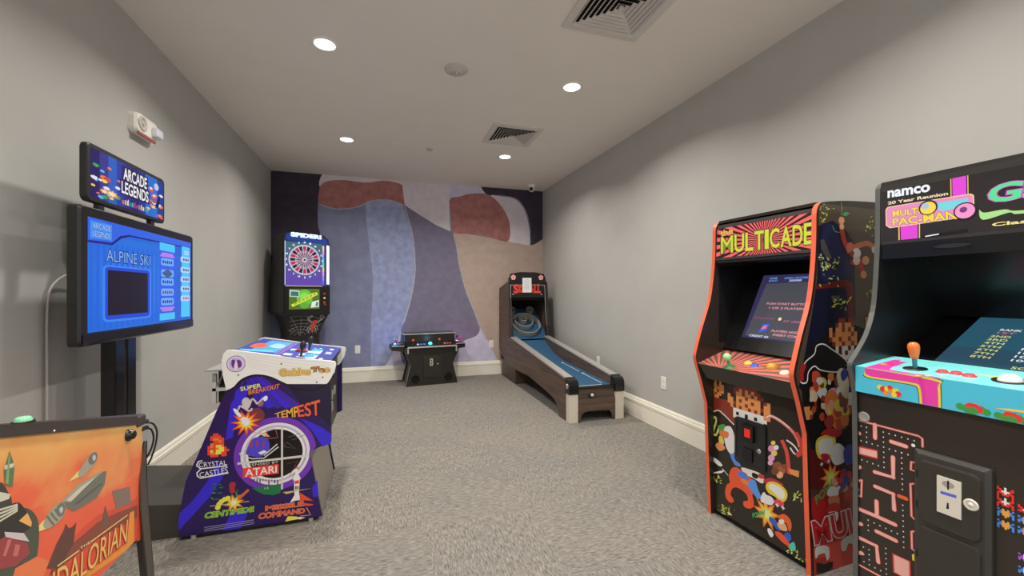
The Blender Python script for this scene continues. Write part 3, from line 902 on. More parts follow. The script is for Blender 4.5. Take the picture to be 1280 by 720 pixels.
# marquee box on two stubs
FM = Face(M2, (-.04, 0, 0), (0, 1, 0), (0, 0, 1))
q = FM.px([(111, 182), (207, 222), (204.5, 275), (107, 256)])
my0, my1 = (q[0][0] + q[3][0]) / 2, (q[1][0] + q[2][0]) / 2
mz0, mz1 = (q[2][1] + q[3][1]) / 2, (q[0][1] + q[1][1]) / 2
b = MB()
b.loft([[FM.p(y, zz, h) for y, zz in rrect(my0 + s_, mz0 + s_, my1 - s_, mz1 - s_, .025)] for s_, h in ((.004, -.030), (.0, -.026), (.0, -.004), (.004, 0))], BLACK)
for y in (my0 + .11, my1 - .12):
    b.box(FM.o.x - .027, FM.o.x - .006, y - .02, y + .02, tz1 - .06, mz0 + .005, BLACK)
mq = b.build('marquee', t)
b = MB()
gy0, gy1, gz0, gz1 = my0 + .02, my1 - .02, mz0 + .02, mz1 - .02
def G(u, v):
    return (gy0 + u * (gy1 - gy0), gz0 + v * (gz1 - gz0))
ME = 0.8
for i in range(10):
    col = [(38, 30, 95), (60, 55, 140), (40, 95, 190), (48, 60, 160), (52, 44, 130), (40, 36, 110), (40, 50, 150), (44, 105, 200), (40, 110, 205), (34, 60, 150)][i]
    b.flat(FM, [G(i / 10, 0), G((i + 1) / 10, 0), G((i + 1) / 10, 1), G(i / 10, 1)], 1, mat(col, .15, emit=ME))
rnd = random.Random(3)
cols = [(235, 120, 50), (240, 200, 80), (225, 225, 235), (60, 160, 80), (90, 180, 235), (200, 70, 60), (120, 90, 200)]
for k in range(40):
    u = rnd.choice([rnd.uniform(.02, .34), rnd.uniform(.74, .98)]); v = rnd.uniform(.03, .62 if u > .5 else .75)
    r = rnd.uniform(.02, .05)
    b.flat(FM, clip([G(x, y) for x, y in starp(u, v, r, r * .9, rnd.choice([3, 4, 6]), rnd.uniform(0, 3))], [G(0, 0), G(1, 0), G(1, 1), G(0, 1)]), 2 + k % 4, mat(rnd.choice(cols), .2, emit=ME))
for cxs, r_ in ((.24, .09), (.15, .06)):
    b.flat(FM, [G(x, y) for x, y in starp(cxs, .2, r_, r_ * .55, 9)], 6, mat((240, 160, 60), .2, emit=ME)); b.flat(FM, [G(x, y) for x, y in starp(cxs, .2, r_ * .6, r_ * .35, 9)], 7, mat((235, 225, 190), .2, emit=ME))
for u, v in ((.79, .68), (.84, .52)):
    b.flat(FM, [G(x, y) for x, y in circ(u, v, .04, 16, .05)], 7, mat((220, 90, 60), .2, emit=ME)); b.flat(FM, [G(x, y) for x, y in circ(u, v + .03, .025, 14, .03)], 8, mat((235, 220, 200), .2, emit=ME))
b.flat(FM, [G(x, y) for x, y in circ(.88, .80, .04, 18, .09)], 7, mat((190, 195, 225), .2, emit=ME))
b.flat(FM, [G(.86, .25), G(.92, .3), G(.95, .62), G(.90, .5)], 7, mat((20, 20, 60), .2, emit=ME))
for k in range(12):
    u0 = .37 + k * .032
    b.flat(FM, [G(u0, .07), G(u0 + .022, .07), G(u0 + .022, .16 + .03 * (k % 3)), G(u0, .16)], 5, mat(cols[k % 7], .2, emit=ME * .8))
for s_, v0, v1, u0, u1 in (('ARCADE', .64, .90, .385, .72), ('LEGENDS', .32, .58, .36, .745)):
    b.flat(FM, [G(u0 - .02, v0 - .04), G(u1 + .02, v0 - .04), G(u1 + .02, v1 + .04), G(u0 - .02, v1 + .04)], 8, mat((40, 36, 96), .2, emit=ME))
    qd = [G(u0, v1), G(u1, v1), G(u1, v0), G(u0, v0)]
    b.text(FM, s_, qd, 9, mat((20, 18, 40), .2, emit=ME), .07, uv=True); b.text(FM, s_, qd, 10, mat((240, 238, 240), .2, emit=ME), .02, uv=True)
b.build('sign_face', mq)
b = MB()
b.tube(smooth([(-.05, -.24, 1.42), (-.12, -.12, 1.425), (-.19, -.12, 1.395), (-.235, -.17, 1.345), (-.25, -.20, 1.25), (-.25, -.205, .9), (-.25, -.205, .5)], 5, False), .005, mat((176, 172, 165), .5))
b.build('cable', t)

# ------------------------------------------------------------------ pinball machine in the left foreground
M = frame((-0.723, 1.60, 0))
t = thing('pinball_machine', 'pinball machine with orange space scene side art, cut by the left edge of the photo', 'pinball machine', M)
fc = Face(M, (0, 0, 0), (0, 1, 0), (0, 0, 1))
PW2 = 0.56
def sl(y):     # height of the sloping top along the machine
    return 0.903 + (-.007 - y) * 0.248
b = MB()
OR1 = mat((246, 150, 84), .35); OR2 = mat((240, 112, 70), .35); OR3 = mat((232, 90, 58), .35); OR4 = mat((196, 74, 54), .35); BRN = mat((128, 66, 52), .35)
def sky_print():
    m = bpy.data.materials.new('surface'); m.use_nodes = True
    n, l = nodes_of(m); bs = n['Principled BSDF']
    g = n.new('ShaderNodeNewGeometry')
    sp = n.new('ShaderNodeSeparateXYZ'); l.new(g.outputs['Position'], sp.inputs[0])
    mp = n.new('ShaderNodeMapping'); mp.inputs['Scale'].default_value = (1, 7, 11); l.new(g.outputs['Position'], mp.inputs['Vector'])
    ns = n.new('ShaderNodeTexNoise'); ns.inputs['Scale'].default_value = 1; ns.inputs['Detail'].default_value = 7; l.new(mp.outputs[0], ns.inputs['Vector'])
    # height above the sloping lower edge, roughened by the cloud noise
    m1 = n.new('ShaderNodeMath'); m1.operation = 'MULTIPLY_ADD'; m1.inputs[1].default_value = .30; l.new(sp.outputs[1], m1.inputs[0]); l.new(sp.outputs[2], m1.inputs[2])
    m2 = n.new('ShaderNodeMath'); m2.operation = 'MULTIPLY_ADD'; m2.inputs[1].default_value = .34; l.new(ns.outputs[0], m2.inputs[0]); l.new(m1.outputs[0], m2.inputs[2])
    cr = n.new('ShaderNodeValToRGB'); l.new(m2.outputs[0], cr.inputs[0])
    mr = n.new('ShaderNodeMapRange'); mr.inputs[1].default_value = 1.12; mr.inputs[2].default_value = 1.58; l.new(m2.outputs[0], mr.inputs[0]); l.new(mr.outputs[0], cr.inputs[0])
    e = cr.color_ramp.elements
    cols = [(0, (212, 84, 58)), (.32, (226, 88, 60)), (.50, (236, 96, 64)), (.60, (240, 128, 78)), (.8, (246, 152, 88)), (1, (250, 176, 108))]
    e[0].position = 0; e[1].position = 1
    for p_, c_ in cols[1:-1]: e.new(p_)
    for k_, (p_, c_) in zip(e, cols): k_.color = [min(.92, lin(v) / K) for v in c_] + [1]
    l.new(cr.outputs[0], bs.inputs['Base Color']); bs.inputs['Roughness'].default_value = .3
    return m
SKY = sky_print()
OUT = [(-1.25, .533), (-.008, .533), (-.008, sl(-.008) - .024), (-1.25, sl(-1.25) - .024)]
b.panel(fc, OUT, .02, SKY, BLACK)
zA, zB = Zm(0, 500, 3.274), Zm(0, 500, 3.274)
p2 = Zm(80, 510, 6.54); p3 = Zm(0, 610, 6.54); p4 = Zm(80, 610, 6.54); p1 = Zm(0, 510, 6.54)
FR = [(-.56, .533), (-.008, .533), (-.008, sl(-.008) - .024), (-.56, sl(-.56) - .024)]
def pa(lay, m, pts, sm=0):
    q = fc.px(pts)
    if sm: q = smooth(q, sm)
    b.flat(fc, clip(q, FR), lay, m)
# dusk ground and distant shapes
pa(2, OR4, zA((300, 560), (400, 470), (480, 440), (560, 400), (570, 560), (400, 700), (200, 740)))
pa(3, BRN, zA((230, 640), (330, 560), (400, 500), (470, 465), (560, 430), (560, 480), (380, 580), (200, 720)))
pa(4, mat((122, 104, 94), .35), zA((458, 372), (530, 355), (535, 425), (475, 445)))
pa(4, mat((110, 78, 66), .35), zA((415, 500), (430, 430), (445, 485), (440, 520), (420, 520)))
# horned crest and rider-like rock silhouettes (plain dark shapes)
pa(4, mat((92, 58, 50), .35), zA((190, 690), (230, 590), (262, 530), (268, 505), (280, 525), (295, 520), (312, 500), (305, 545), (300, 590), (275, 630), (250, 690)))
# grey winged spacecraft, engines alight
SH1 = mat((150, 148, 128), .35); SH2 = mat((104, 106, 96), .35); SH3 = mat((190, 186, 166), .35); FLM = mat((250, 196, 120), .35)
pa(5, SH2, zA((250, 420), (330, 340), (400, 300), (435, 290), (428, 345), (395, 400), (330, 440), (300, 455), (270, 440)))
pa(6, SH1, zA((250, 415), (320, 345), (400, 300), (425, 290), (350, 350), (285, 420)))
pa(7, SH3, zA((270, 410), (330, 355), (395, 312), (340, 365), (290, 415)))
pa(5, FLM, zA((280, 335), (320, 290), (340, 305)))
pa(6, SH1, zA((318, 300), (345, 255), (370, 222), (390, 213), (397, 232), (385, 265), (350, 300), (330, 318)), 3)
pa(7, SH2, zA((360, 240), (378, 218), (394, 216), (396, 240), (380, 262), (365, 262)), 3)
pa(8, mat((170, 176, 180), .3), zA((376, 232), (386, 224), (391, 238), (381, 250)), 3)
pa(5, FLM, zA((125, 550), (180, 490), (195, 525)))
pa(6, SH1, zA((175, 510), (195, 465), (225, 430), (255, 418), (268, 440), (258, 475), (225, 510), (190, 528)), 3)
for k in range(3):
    b.stroke(fc, fc.px(zA((190 + k * 16, 475 - k * 14), (205 + k * 16, 495 - k * 14), (220 + k * 14, 512 - k * 18))), .004, 8, SH2)
pa(7, SH2, zA((232, 436), (252, 420), (266, 438), (258, 468), (240, 476), (228, 460)), 3)
pa(8, mat((172, 178, 180), .3), zA((240, 446), (252, 436), (256, 452), (246, 464)), 3)
for k in range(5):
    b.stroke(fc, fc.px(zA((310 + k * 22, 425 - k * 18), (335 + k * 20, 405 - k * 16))), .003, 8, mat((78, 80, 74), .35))
# foreground gear at the left: green pointed canister, dark rounded plates, orange glow, red box
pa(5, mat((86, 112, 76), .35), zA((14, 290), (38, 208), (58, 270), (50, 355), (20, 350)))
pa(6, SH3, zA((16, 268), (56, 258), (54, 275), (16, 285)))
pa(6, mat((128, 146, 108), .35), zA((20, 340), (34, 225), (40, 225), (32, 345)))
pa(5, mat((62, 60, 56), .35), zA((-30, 330), (10, 340), (45, 400), (50, 440), (-30, 480)))
pa(6, SH3, zA((-10, 375), (40, 385), (35, 405), (-10, 420)))
pa(5, mat((70, 76, 62), .35), zA((50, 470), (95, 440), (140, 465), (158, 520), (150, 640), (110, 740), (0, 760), (-20, 560)), 3)
pa(6, mat((48, 44, 42), .35), zA((-40, 480), (60, 420), (95, 440), (130, 500), (100, 540), (30, 560), (-40, 570)), 3)
for k in range(4):
    b.stroke(fc, fc.px(zA((-10, 500 - k * 16), (70, 452 - k * 8))), .004, 7, SH3)
pa(7, mat((246, 160, 90), .35), zA((75, 495), (110, 462), (128, 500), (125, 520)))
pa(7, mat((190, 176, 178), .35), zA((15, 540), (95, 545), (118, 580), (60, 570), (20, 560)))
pa(7, mat((142, 60, 62), .35), zA((-30, 590), (15, 560), (110, 585), (120, 630), (60, 680), (-30, 700)))
pa(8, mat((180, 100, 96), .35), zA((30, 570), (45, 572), (20, 640), (8, 640))); pa(8, mat((180, 100, 96), .35), zA((60, 590), (80, 594), (70, 640), (50, 640)))
pa(6, OR2, zA((60, 690), (150, 640), (200, 660), (160, 760), (40, 760)))
# title
TY = mat((246, 176, 96), .35)
b.text(fc, 'THE', p4((125, 485), (212, 432), (210, 452), (128, 505)), 9, mat((240, 200, 150), .35), .01)
b.stroke(fc, fc.px(p4((215, 440), (515, 222))), .0035, 9, mat((246, 190, 120), .35)); b.stroke(fc, fc.px(p4((-60, 640), (120, 510))), .0035, 9, mat((246, 190, 120), .35))
def px_ext(pts): return fc.px(pts)
tl_ = fc.uv(*p4((10, 615))[0]); tr_ = fc.uv(*p4((518, 255))[0]); br_ = fc.uv(*p4((505, 440))[0])
dxt = tr_[0] - tl_[0]; sl_ = (tr_[1] - tl_[1]) / dxt; hh = tr_[1] - br_[1]
full = dxt / 0.62
qd = [(tr_[0] - full, tr_[1] - sl_ * full), tr_, (br_[0], br_[1]), (tr_[0] - full, tr_[1] - sl_ * full - hh)]
qd = [(u, max(v, .537) if i > 1 else v) for i, (u, v) in enumerate(qd)]
b.text(fc, 'MANDALORIAN', qd, 10, mat((170, 66, 44), .35), .035, uv=True)
b.text(fc, 'MANDALORIAN', qd, 11, TY, 0.0, uv=True)
pa(2, mat((246, 136, 52), .35), p4((535, 205), (572, 185), (572, 440), (500, 520), (150, 760), (60, 760), (300, 610), (515, 450)))
b.build('side_panel', t)
b = MB()
fo = Face(M, (-PW2, 0, 0), (0, 1, 0), (0, 0, 1))
b.panel(fo, OUT, -.02, OR2, BLACK); b.build('side_panel', t)
b = MB(); b.box(-PW2 + .001, -.001, -.026, -.008, .52, sl(0) - .02, OR3, b=.002)
fpn = b.build('front_panel', t)
b = MB(); b.box(-PW2 * .5 - .09, -PW2 * .5 + .09, -.008, -.003, .56, .74, BLACK, b=.002); b.build('coin_door', t)
RAIL = mat((58, 52, 48), .4)
b = MB()
for x0, x1 in ((-.022, .004), (-PW2 - .004, -PW2 + .022)):
    b.prism([Vector((x0, -1.25, sl(-1.25))), Vector((x0, -.04, sl(-.04))), Vector((x0, -.04, sl(-.04) - .026)), Vector((x0, -1.25, sl(-1.25) - .026))], (x1 - x0, 0, 0), RAIL)
b.build('side_rail', t)
b = MB(); b.box(-PW2 - .006, .006, -.042, .004, sl(0) - .026, sl(-.03) , RAIL, b=.006); b.build('lockdown_bar', t)
b = MB(); b.prism([Vector((-PW2 + .02, -1.2, sl(-1.2) - .008)), Vector((-PW2 + .02, -.045, sl(-.045) - .008)), Vector((-PW2 + .02, -.045, sl(-.045) - .014)), Vector((-PW2 + .02, -1.2, sl(-1.2) - .014))], (PW2 - .04, 0, 0), mat((40, 40, 44), .08))
b.build('playfield_glass', t)
b = MB(); b.box(-PW2 + .02, -.02, -1.24, -.02, .533, .545, BLACK); b.build('cabinet_floor', t)
b = MB(); b.box(-PW2 - .02, .02, -1.42, -1.25, .6, 1.75, BLACK, b=.008); b.build('backbox', t)
# flipper button, dome lamp, screw
fb = fc.uv(160, 544)
b = MB(); b.lathe(fc.p(*fb), fc.n, [(.017, 0), (.017, .006), (.013, .008), (.013, .014), (.010, .017), (.001, .018)], BLACKG, 20); b.build('flipper_button', t)
gb = fc.uv(44, 526)
b = MB()
b.lathe((-.02, gb[0], sl(gb[0])), (0, .0, 1), [(.019, 0), (.0175, .006)], BLACK, 24)
b.lathe((-.02, gb[0], sl(gb[0]) + .006), (0, 0, 1), [(.0145, 0), (.0135, .005), (.010, .0085), (.001, .010)], mat((120, 190, 150), .2), 24)
b.build('green_button', t)['label'] = 'pale green dome button on a black ring'
s_ = fc.uv(65, 539)
b = MB(); b.lathe(fc.p(s_[0], s_[1], .004), fc.n, [(.003, 0), (.002, .002)], CHROME, 10); b.build('screw', t)
# bent steel legs
LEG = mat((66, 60, 54), .4)
def leg(sx, yf, top, hgt):
    b = MB()
    d = 1 if yf == 0 else -1
    y0 = .006 if yf == 0 else yf
    splay = .055 * d
    # angle iron: side flange and end flange, tapering down and splayed outward
    for fl in ('side', 'end'):
        rings = []
        for zz, w_, off in ((top, .008, 0), (top - .12, .034, .0), (top - .20, .040, .0), (0.012, .030, 1)):
            k = (top - zz) / top
            y = y0 + splay * max(0, k - .15) ; 
            xo = (.006 if sx > 0 else -PW2 - .006) + (.03 if sx > 0 else -.03) * max(0, k - .2)
            if fl == 'side':
                rings.append([Vector((xo, y, zz)), Vector((xo, y - d * w_, zz)), Vector((xo - sx * .004, y - d * w_, zz)), Vector((xo - sx * .004, y, zz))])
            else:
                rings.append([Vector((xo, y, zz)), Vector((xo - sx * w_, y, zz)), Vector((xo - sx * w_, y - d * .004, zz)), Vector((xo, y - d * .004, zz))])
        b.loft(rings, LEG)
    o = b.build('leg', t)
    for zz in (top - .055, top - .10):
        bb = MB(); bb.lathe((( -.012 if sx > 0 else -PW2 + .012), y0, zz), (0, d, 0), [(.010, 0), (.010, .005), (.006, .010), (.001, .011)], CHROME, 14); bb.build('bolt', o)
    bb = MB(); yb = y0 + splay * .85 - d * .012; xb = (.006 + .018 if sx > 0 else -PW2 - .024)
    bb.lathe((xb, yb, 0), (0, 0, 1), [(.020, 0), (.020, .006), (.006, .012), (.006, .04)], STEEL, 14); bb.build('foot', o)
for sx in (1, -1):
    leg(sx, 0, .82, .82); leg(sx, -1.30, .82, .82)
# plugs and dangling leads at the front
b = MB()
zc = lambda x, y: atp(x, y)
def onfront(x, y, dy=.03):
    f_ = Face(M, (0, dy, 0), (1, 0, 0), (0, 0, 1)); u, v = f_.uv(x, y); return Vector((u, dy, v))
for pts in ([(183, 526), (190, 529), (196, 538), (195, 553), (190, 570), (185, 581)], [(183, 534), (188, 536), (192, 546), (190, 558), (185, 569), (181, 574)]):
    P_ = [onfront(x, y, .02 + .01 * min(i, 2)) for i, (x, y) in enumerate(pts)]
    P_[0].y = -.004
    b.tube(smooth([tuple(p) for p in P_], 5, False), .0028, BLACK)
    d0 = P_[0]; b.cyl((d0.x, -.01, d0.z), (d0.x, .022, d0.z), .006, BLACK, 12)
b.build('audio_cable', t)

# ------------------------------------------------------------------ electronic dart cabinet in the corner
A = Vector((-1.16, 5.70, 0))
M = frame(A, (math.cos(math.radians(30)), math.sin(math.radians(30)), 0))
t = thing('dart_cabinet', 'tall black electronic dart machine with a glowing target in the back left corner', 'dart machine', M)
fc = Face(M, (0, 0, 0), (1, 0, 0), (0, 0, 1))
DW = .56
z7, z9 = Zm(320, 280, 10.28), Zm(320, 345, 8)
BODY = mat((30, 28, 27), .4)
def plan(z_, x0, x1, y0, y1, c=.05):
    return [Vector(p) for p in ((x0 + c, y0, z_), (x1 - c, y0, z_), (x1, y0 + c, z_), (x1 - .01, y1 - .12, z_), (x1 - .14, y1, z_), (x0 + .04, y1, z_), (x0, y1 - .06, z_), (x0, y0 + c, z_))]
b = MB()
b.loft([plan(1.005, -.02, DW + .01, .012, .46, .03), plan(1.05, -.045, DW + .015, .012, .50, .03), plan(1.45, -.03, DW + .01, .012, .49, .03), plan(1.80, -.005, DW + .0, .012, .44, .03), plan(1.99, 0, DW, .012, .40, .03), plan(2.045, .03, DW - .05, .03, .36, .03)], BODY)
b.build('upper_housing', t)
b = MB()
b.loft([plan(0, .0, DW, .06, .42, .02), plan(.10, .0, DW, .06, .42, .02), plan(.12, .05, DW - .05, .10, .40, .02), plan(.66, .07, DW - .07, .14, .40, .02), plan(.74, .075, DW - .075, .13, .40, .02), plan(.86, .055, DW - .05, .085, .40, .02), plan(1.006, .0, DW, .02, .42, .02)], BODY)
b.build('pedestal', t)
# bezel, lit target field, dart target
DE = .9
b = MB()
top = 2.03
bz = [(.0, 1.375), (DW, 1.375), (DW, 1.93), (DW - .03, 1.99), (DW - .13, 2.03), (.06, 2.04), (.015, 2.02), (.0, 1.96)]
b.panel(fc, bz, .02, mat((36, 46, 105), .2), BLACK)
b.panel(fc, [(0, 1.005), (DW, 1.005), (DW, 1.37), (0, 1.37)], .02, BLACKG, BLACK)
bez = b.build('front_bezel', t)
b = MB()
mt = [(.035, 1.945), (DW - .08, 1.91), (DW - .03, 1.93), (DW - .05, 1.99), (DW - .14, 2.022), (.06, 2.028), (.025, 2.005)]
b.flat(fc, mt, 3, mat((34, 60, 140), .2, emit=DE))
b.text(fc, 'SPIDER!', z7((455, 105), (835, 150), (835, 195), (455, 155)), 5, mat((150, 200, 250), .2, emit=1.0), .09)
b.text(fc, 'SPIDER!', z7((455, 105), (835, 150), (835, 195), (455, 155)), 6, mat((245, 250, 255), .2, emit=1.4), .03)
b.build('marquee', bez)
b = MB()
ctr = fc.uv(*z7((625, 462))[0]); R = fc.uv(*z7((625, 268))[0])[1] - ctr[1]
tx0, tx1, ty0_, ty1_ = .022, DW - .10, 1.385, 1.925
NXX, NYY = 8, 10
for i in range(NXX):
    for j in range(NYY):
        u = (i + .5) / NXX; v = (j + .5) / NYY
        r = math.hypot((u - .48), (v - .5))
        k_ = max(0, 1 - abs(v - .5) * 1.2)
        col = (int(58 + 40 * (1 - v)), int(62 + 45 * v), int(110 + 60 * (1 - v)))
        x0 = tx0 + (tx1 - tx0) * i / NXX; x1 = tx0 + (tx1 - tx0) * (i + 1) / NXX; y0 = ty0_ + (ty1_ - ty0_) * j / NYY; y1 = ty0_ + (ty1_ - ty0_) * (j + 1) / NYY
        b.flat(fc, [(x0, y0), (x1, y0), (x1, y1), (x0, y1)], 3, mat(col, .2, emit=DE))
DWH = mat((205, 200, 215), .3, emit=.75); DMAG = mat((190, 36, 92), .3, emit=.8); DBK = mat((26, 26, 48), .3); 
b.flat(fc, circ(ctr[0], ctr[1], R, 60), 5, DWH)
def wedge(r0, r1, a0, a1, lay, m):
    pts = []
    for k in range(5):
        a = a0 + (a1 - a0) * k / 4; pts.append((ctr[0] + r1 * math.cos(a), ctr[1] + r1 * math.sin(a)))
    for k in range(5):
        a = a1 + (a0 - a1) * k / 4; pts.append((ctr[0] + r0 * math.cos(a), ctr[1] + r0 * math.sin(a)))
    b.flat(fc, pts, lay, m)
for k in range(20):
    a0 = math.pi / 2 + (k - .5) * math.pi / 10; a1 = a0 + math.pi / 10; g_ = .035
    red = k % 2 == 0
    for r0, r1 in ((.93, .985), (.60, .90), (.52, .57), (.16, .49)):
        gg = g_ * (1.0 if r1 > .5 else 1.6)
        c_ = (DMAG if red else DBK) if r0 in (.60,) else ((DMAG if red else DBK) if r0 == .52 else (mat((120, 112, 150), .3, emit=.6) if r0 == .16 else mat((200, 195, 212), .3, emit=.8)))
        if r0 == .16: c_ = (mat((140, 60, 100), .3, emit=.6) if red else mat((60, 60, 90), .3, emit=.6))
        wedge(R * r0, R * r1, a0 + gg, a1 - gg, 6, c_)
b.flat(fc, circ(ctr[0], ctr[1], R * .15, 20), 7, DWH); b.flat(fc, circ(ctr[0], ctr[1], R * .07, 16), 8, DBK)
for k, num in enumerate((20, 1, 18, 4, 13, 6, 10, 15, 2, 17, 3, 19, 7, 16, 8, 11, 14, 9, 12, 5)):
    a = math.pi / 2 - k * math.pi / 10; r_ = R * 1.16
    x, y = ctr[0] + r_ * math.cos(a), ctr[1] + r_ * math.sin(a); w_ = .012 if num > 9 else .007
    b.text(fc, str(num), [(x - w_, y + .011), (x + w_, y + .011), (x + w_, y - .011), (x - w_, y - .011)], 6, mat((235, 240, 255), .3, emit=1.0), .03, uv=True)
b.build('dart_target', bez)
b = MB()
rb = [(235, 200, 170), (230, 150, 210), (120, 150, 240), (60, 200, 190), (90, 210, 150), (230, 190, 140), (220, 140, 220), (150, 130, 250), (90, 110, 240)]
for i, col in enumerate(rb):
    y1 = 1.905 - i * .057; b.flat(fc, [(DW - .098, y1 - .057), (DW - .075, y1 - .057), (DW - .075, y1), (DW - .098, y1)], 4, mat(col, .2, emit=.9))
b.build('light_strip', bez); b = MB()
b.flat(fc, [(DW - .045, 1.40), (DW - .008, 1.40), (DW - .008, 1.91), (DW - .045, 1.915)], 4, mat((238, 232, 250), .2, emit=1.2))
b.build('light_strip', bez); b = MB()
b.flat(fc, [(.006, 1.39), (.014, 1.39), (.014, 1.93), (.006, 1.93)], 4, mat((215, 220, 250), .2, emit=1.0))
b.build('light_strip', bez)
b = MB(); b.box(.01, DW - .10, -.012, -.0005, 1.368, 1.382, STEEL, b=.003); b.build('dart_ledge', bez)
b = MB()
scr = fc.px(z9((330, 128), (635, 140), (633, 325), (330, 335)))
x0, x1, y0, y1 = scr[0][0], scr[1][0], scr[3][1], scr[0][1]
b.flat(fc, [(x0, y0), (x1, y0), (x1, y1), (x0, y1)], 2, mat((80, 112, 36), .2, emit=.9))
def Q(u, v): return (x0 + u * (x1 - x0), y0 + v * (y1 - y0))
b.flat(fc, [Q(u, v) for u, v in circ(.5, .55, .26, 24, .42)], 3, mat((100, 190, 50), .2, emit=.9))
b.flat(fc, [Q(u, v) for u, v in circ(.5, .62, .15, 20, .2)], 4, mat((130, 215, 80), .2, emit=.9))
b.flat(fc, [Q(u, v) for u, v in circ(.5, .18, .16, 20, .15)], 4, mat((96, 160, 60), .2, emit=.9))
b.flat(fc, [Q(.06, .22), (Q(.12, .12)), Q(.95, .72), Q(.9, .84), Q(.78, .8)], 5, mat((215, 220, 80), .2, emit=.9))
for k in range(6):
    u = .16 + k * .125; v = .26 + k * .09
    b.flat(fc, [Q(u, v - .06), Q(u + .09, v), Q(u + .09, v + .11), Q(u, v + .05)], 6, mat((150, 170, 40), .2, emit=.9))
b.flat(fc, [Q(.02, .62), Q(.34, .60), Q(.33, .92), Q(.02, .95)], 6, mat((190, 205, 200), .2, emit=.9)); b.flat(fc, [Q(.05, .66), Q(.31, .64), Q(.30, .86), Q(.06, .88)], 7, mat((60, 110, 100), .2, emit=.9))
b.flat(fc, [Q(.70, .06), Q(.98, .10), Q(.98, .44), Q(.74, .36)], 6, mat((215, 222, 215), .2, emit=.9)); b.flat(fc, [Q(.86, .12), Q(.95, .16), Q(.95, .36), Q(.88, .32)], 7, mat((70, 120, 110), .2, emit=.9))
b.build('screen', bez)
for (x, y), c_ in zip(z9((684, 178), (684, 220), (682, 265), (690, 285)), ((170, 60, 60), (235, 200, 70), (200, 60, 50), (140, 40, 40))):
    u, v = fc.uv(x, y); bb = MB(); bb.lathe(fc.p(u, v), fc.n, [(.014, 0), (.014, .004), (.010, .006), (.001, .008)], mat(c_, .2, emit=.7), 14); bb.build('button', bez)
# web graphic and red spider on the tapered front
z0_, z1_ = .74, 1.0
fw2 = Face(M, (0, .13 - .0015, .74), (1, 0, 0), (0, -.045, .12))
b = MB()
WEB = mat((150, 148, 150), .4)
def taper(u0, u1, k):
    """point on the flared neck: k 0 bottom..1 top"""
    zz = .74 + k * .264
    if zz < .86: f_ = (zz - .74) / .12; y = .13 - .045 * f_; x0, x1 = .095 - .02 * f_, DW - .095 + .025 * f_
    else: f_ = (zz - .86) / .146; y = .085 - .065 * f_; x0, x1 = .075 - .055 * f_, DW - .07 + .05 * f_
    return Vector((x0 + (x1 - x0) * u0, y - .003, zz))
def ribbon(pts, w, m, lift=0):
    P_ = [taper(u, 0, k) + Vector((0, -lift, 0)) for u, k in pts]
    for p, q in zip(P_, P_[1:]):
        d = (q - p); nn = Vector((-d.z, 0, d.x)).normalized() * w / 2
        b.face([p - nn, q - nn, q + nn, p + nn], m)
hub = (.36, -.05)
for k in range(11):
    a = math.radians(8 + k * 16.4)
    ribbon([(max(0, min(1, hub[0] + .95 * s_ * math.cos(a))), max(0, min(1, hub[1] + 1.08 * s_ * math.sin(a)))) for s_ in (0.05, .3, .5, .7, .85, 1) if 0 <= hub[0] + .95 * s_ * math.cos(a) <= 1 and 0 <= hub[1] + 1.08 * s_ * math.sin(a) <= 1], .003, WEB)
for rr_ in (.2, .33, .46, .60, .76, .94):
    ribbon([(hub[0] + .95 * rr_ * math.cos(math.radians(8 + q * 8.2)), hub[1] + 1.08 * rr_ * math.sin(math.radians(8 + q * 8.2))) for q in range(21) if 0 <= hub[0] + .95 * rr_ * math.cos(math.radians(8 + q * 8.2)) <= 1 and 0 <= hub[1] + 1.08 * rr_ * math.sin(math.radians(8 + q * 8.2)) <= 1], .003, WEB)
SPR = mat((205, 72, 58), .4)
for cx_, ck, rx, rk in ((.73, .58, .075, .17), (.73, .38, .05, .1), (.73, .25, .045, .09)):
    b.face([taper(cx_ + rx * math.cos(i * .349), 0, ck + rk * math.sin(i * .349)) + Vector((0, -.003, 0)) for i in range(18)], SPR)
for sg in (-1, 1):
    for pts in ([(.73, .62), (.73 + sg * .16, .72), (.73 + sg * .22, .86), (.73 + sg * .12, .99)], [(.73, .55), (.73 + sg * .12, .62), (.73 + sg * .16, .8), (.73 + sg * .09, .97)], [(.73, .48), (.73 + sg * .13, .42), (.73 + sg * .17, .25)], [(.73, .42), (.73 + sg * .1, .3), (.73 + sg * .12, .1)]):
        ribbon(pts, .005, mat((190, 186, 184), .4), .002)
b.build('web_graphic', t)

# ------------------------------------------------------------------ low four-sided game table at the back wall
M = frame((.293, 5.865, 0), (.993, .118, 0))
t = thing('cocktail_arcade_table', 'low black multi-player arcade table with coloured lights standing before the mural', 'arcade machine', M)
fc = Face(M, (0, 0, 0), (1, 0, 0), (0, 0, 1))
CB = mat((32, 29, 25), .4)
SIL = mat((185, 182, 178), .35, .4, k=.8)
outl = [(0, .0), (.735, .0), (.665, .29), (.735, .44), (.735, .53), (.0, .53), (.0, .44), (.065, .29)]
b = MB(); b.panel(fc, outl, .02, CB, SIL); fp = b.build('front_panel', t)
b = MB(); b.prism([Vector((u * .985 + .0055, .36, v)) for u, v in outl], (0, .02, 0), CB, SIL); b.build('rear_panel', t)
b = MB(); b.prism([Vector((.03 + .68 * (u / .735) if v != .29 else .085 + (u > .3) * .57, .02, v if v else .02)) for u, v in outl], (0, .34, 0), CB); b.build('body', t)
b = MB(); b.box(.245, .49, -.008, .0, .11, .40, mat((38, 35, 30), .35), b=.003); cd = b.build('coin_door', fp)
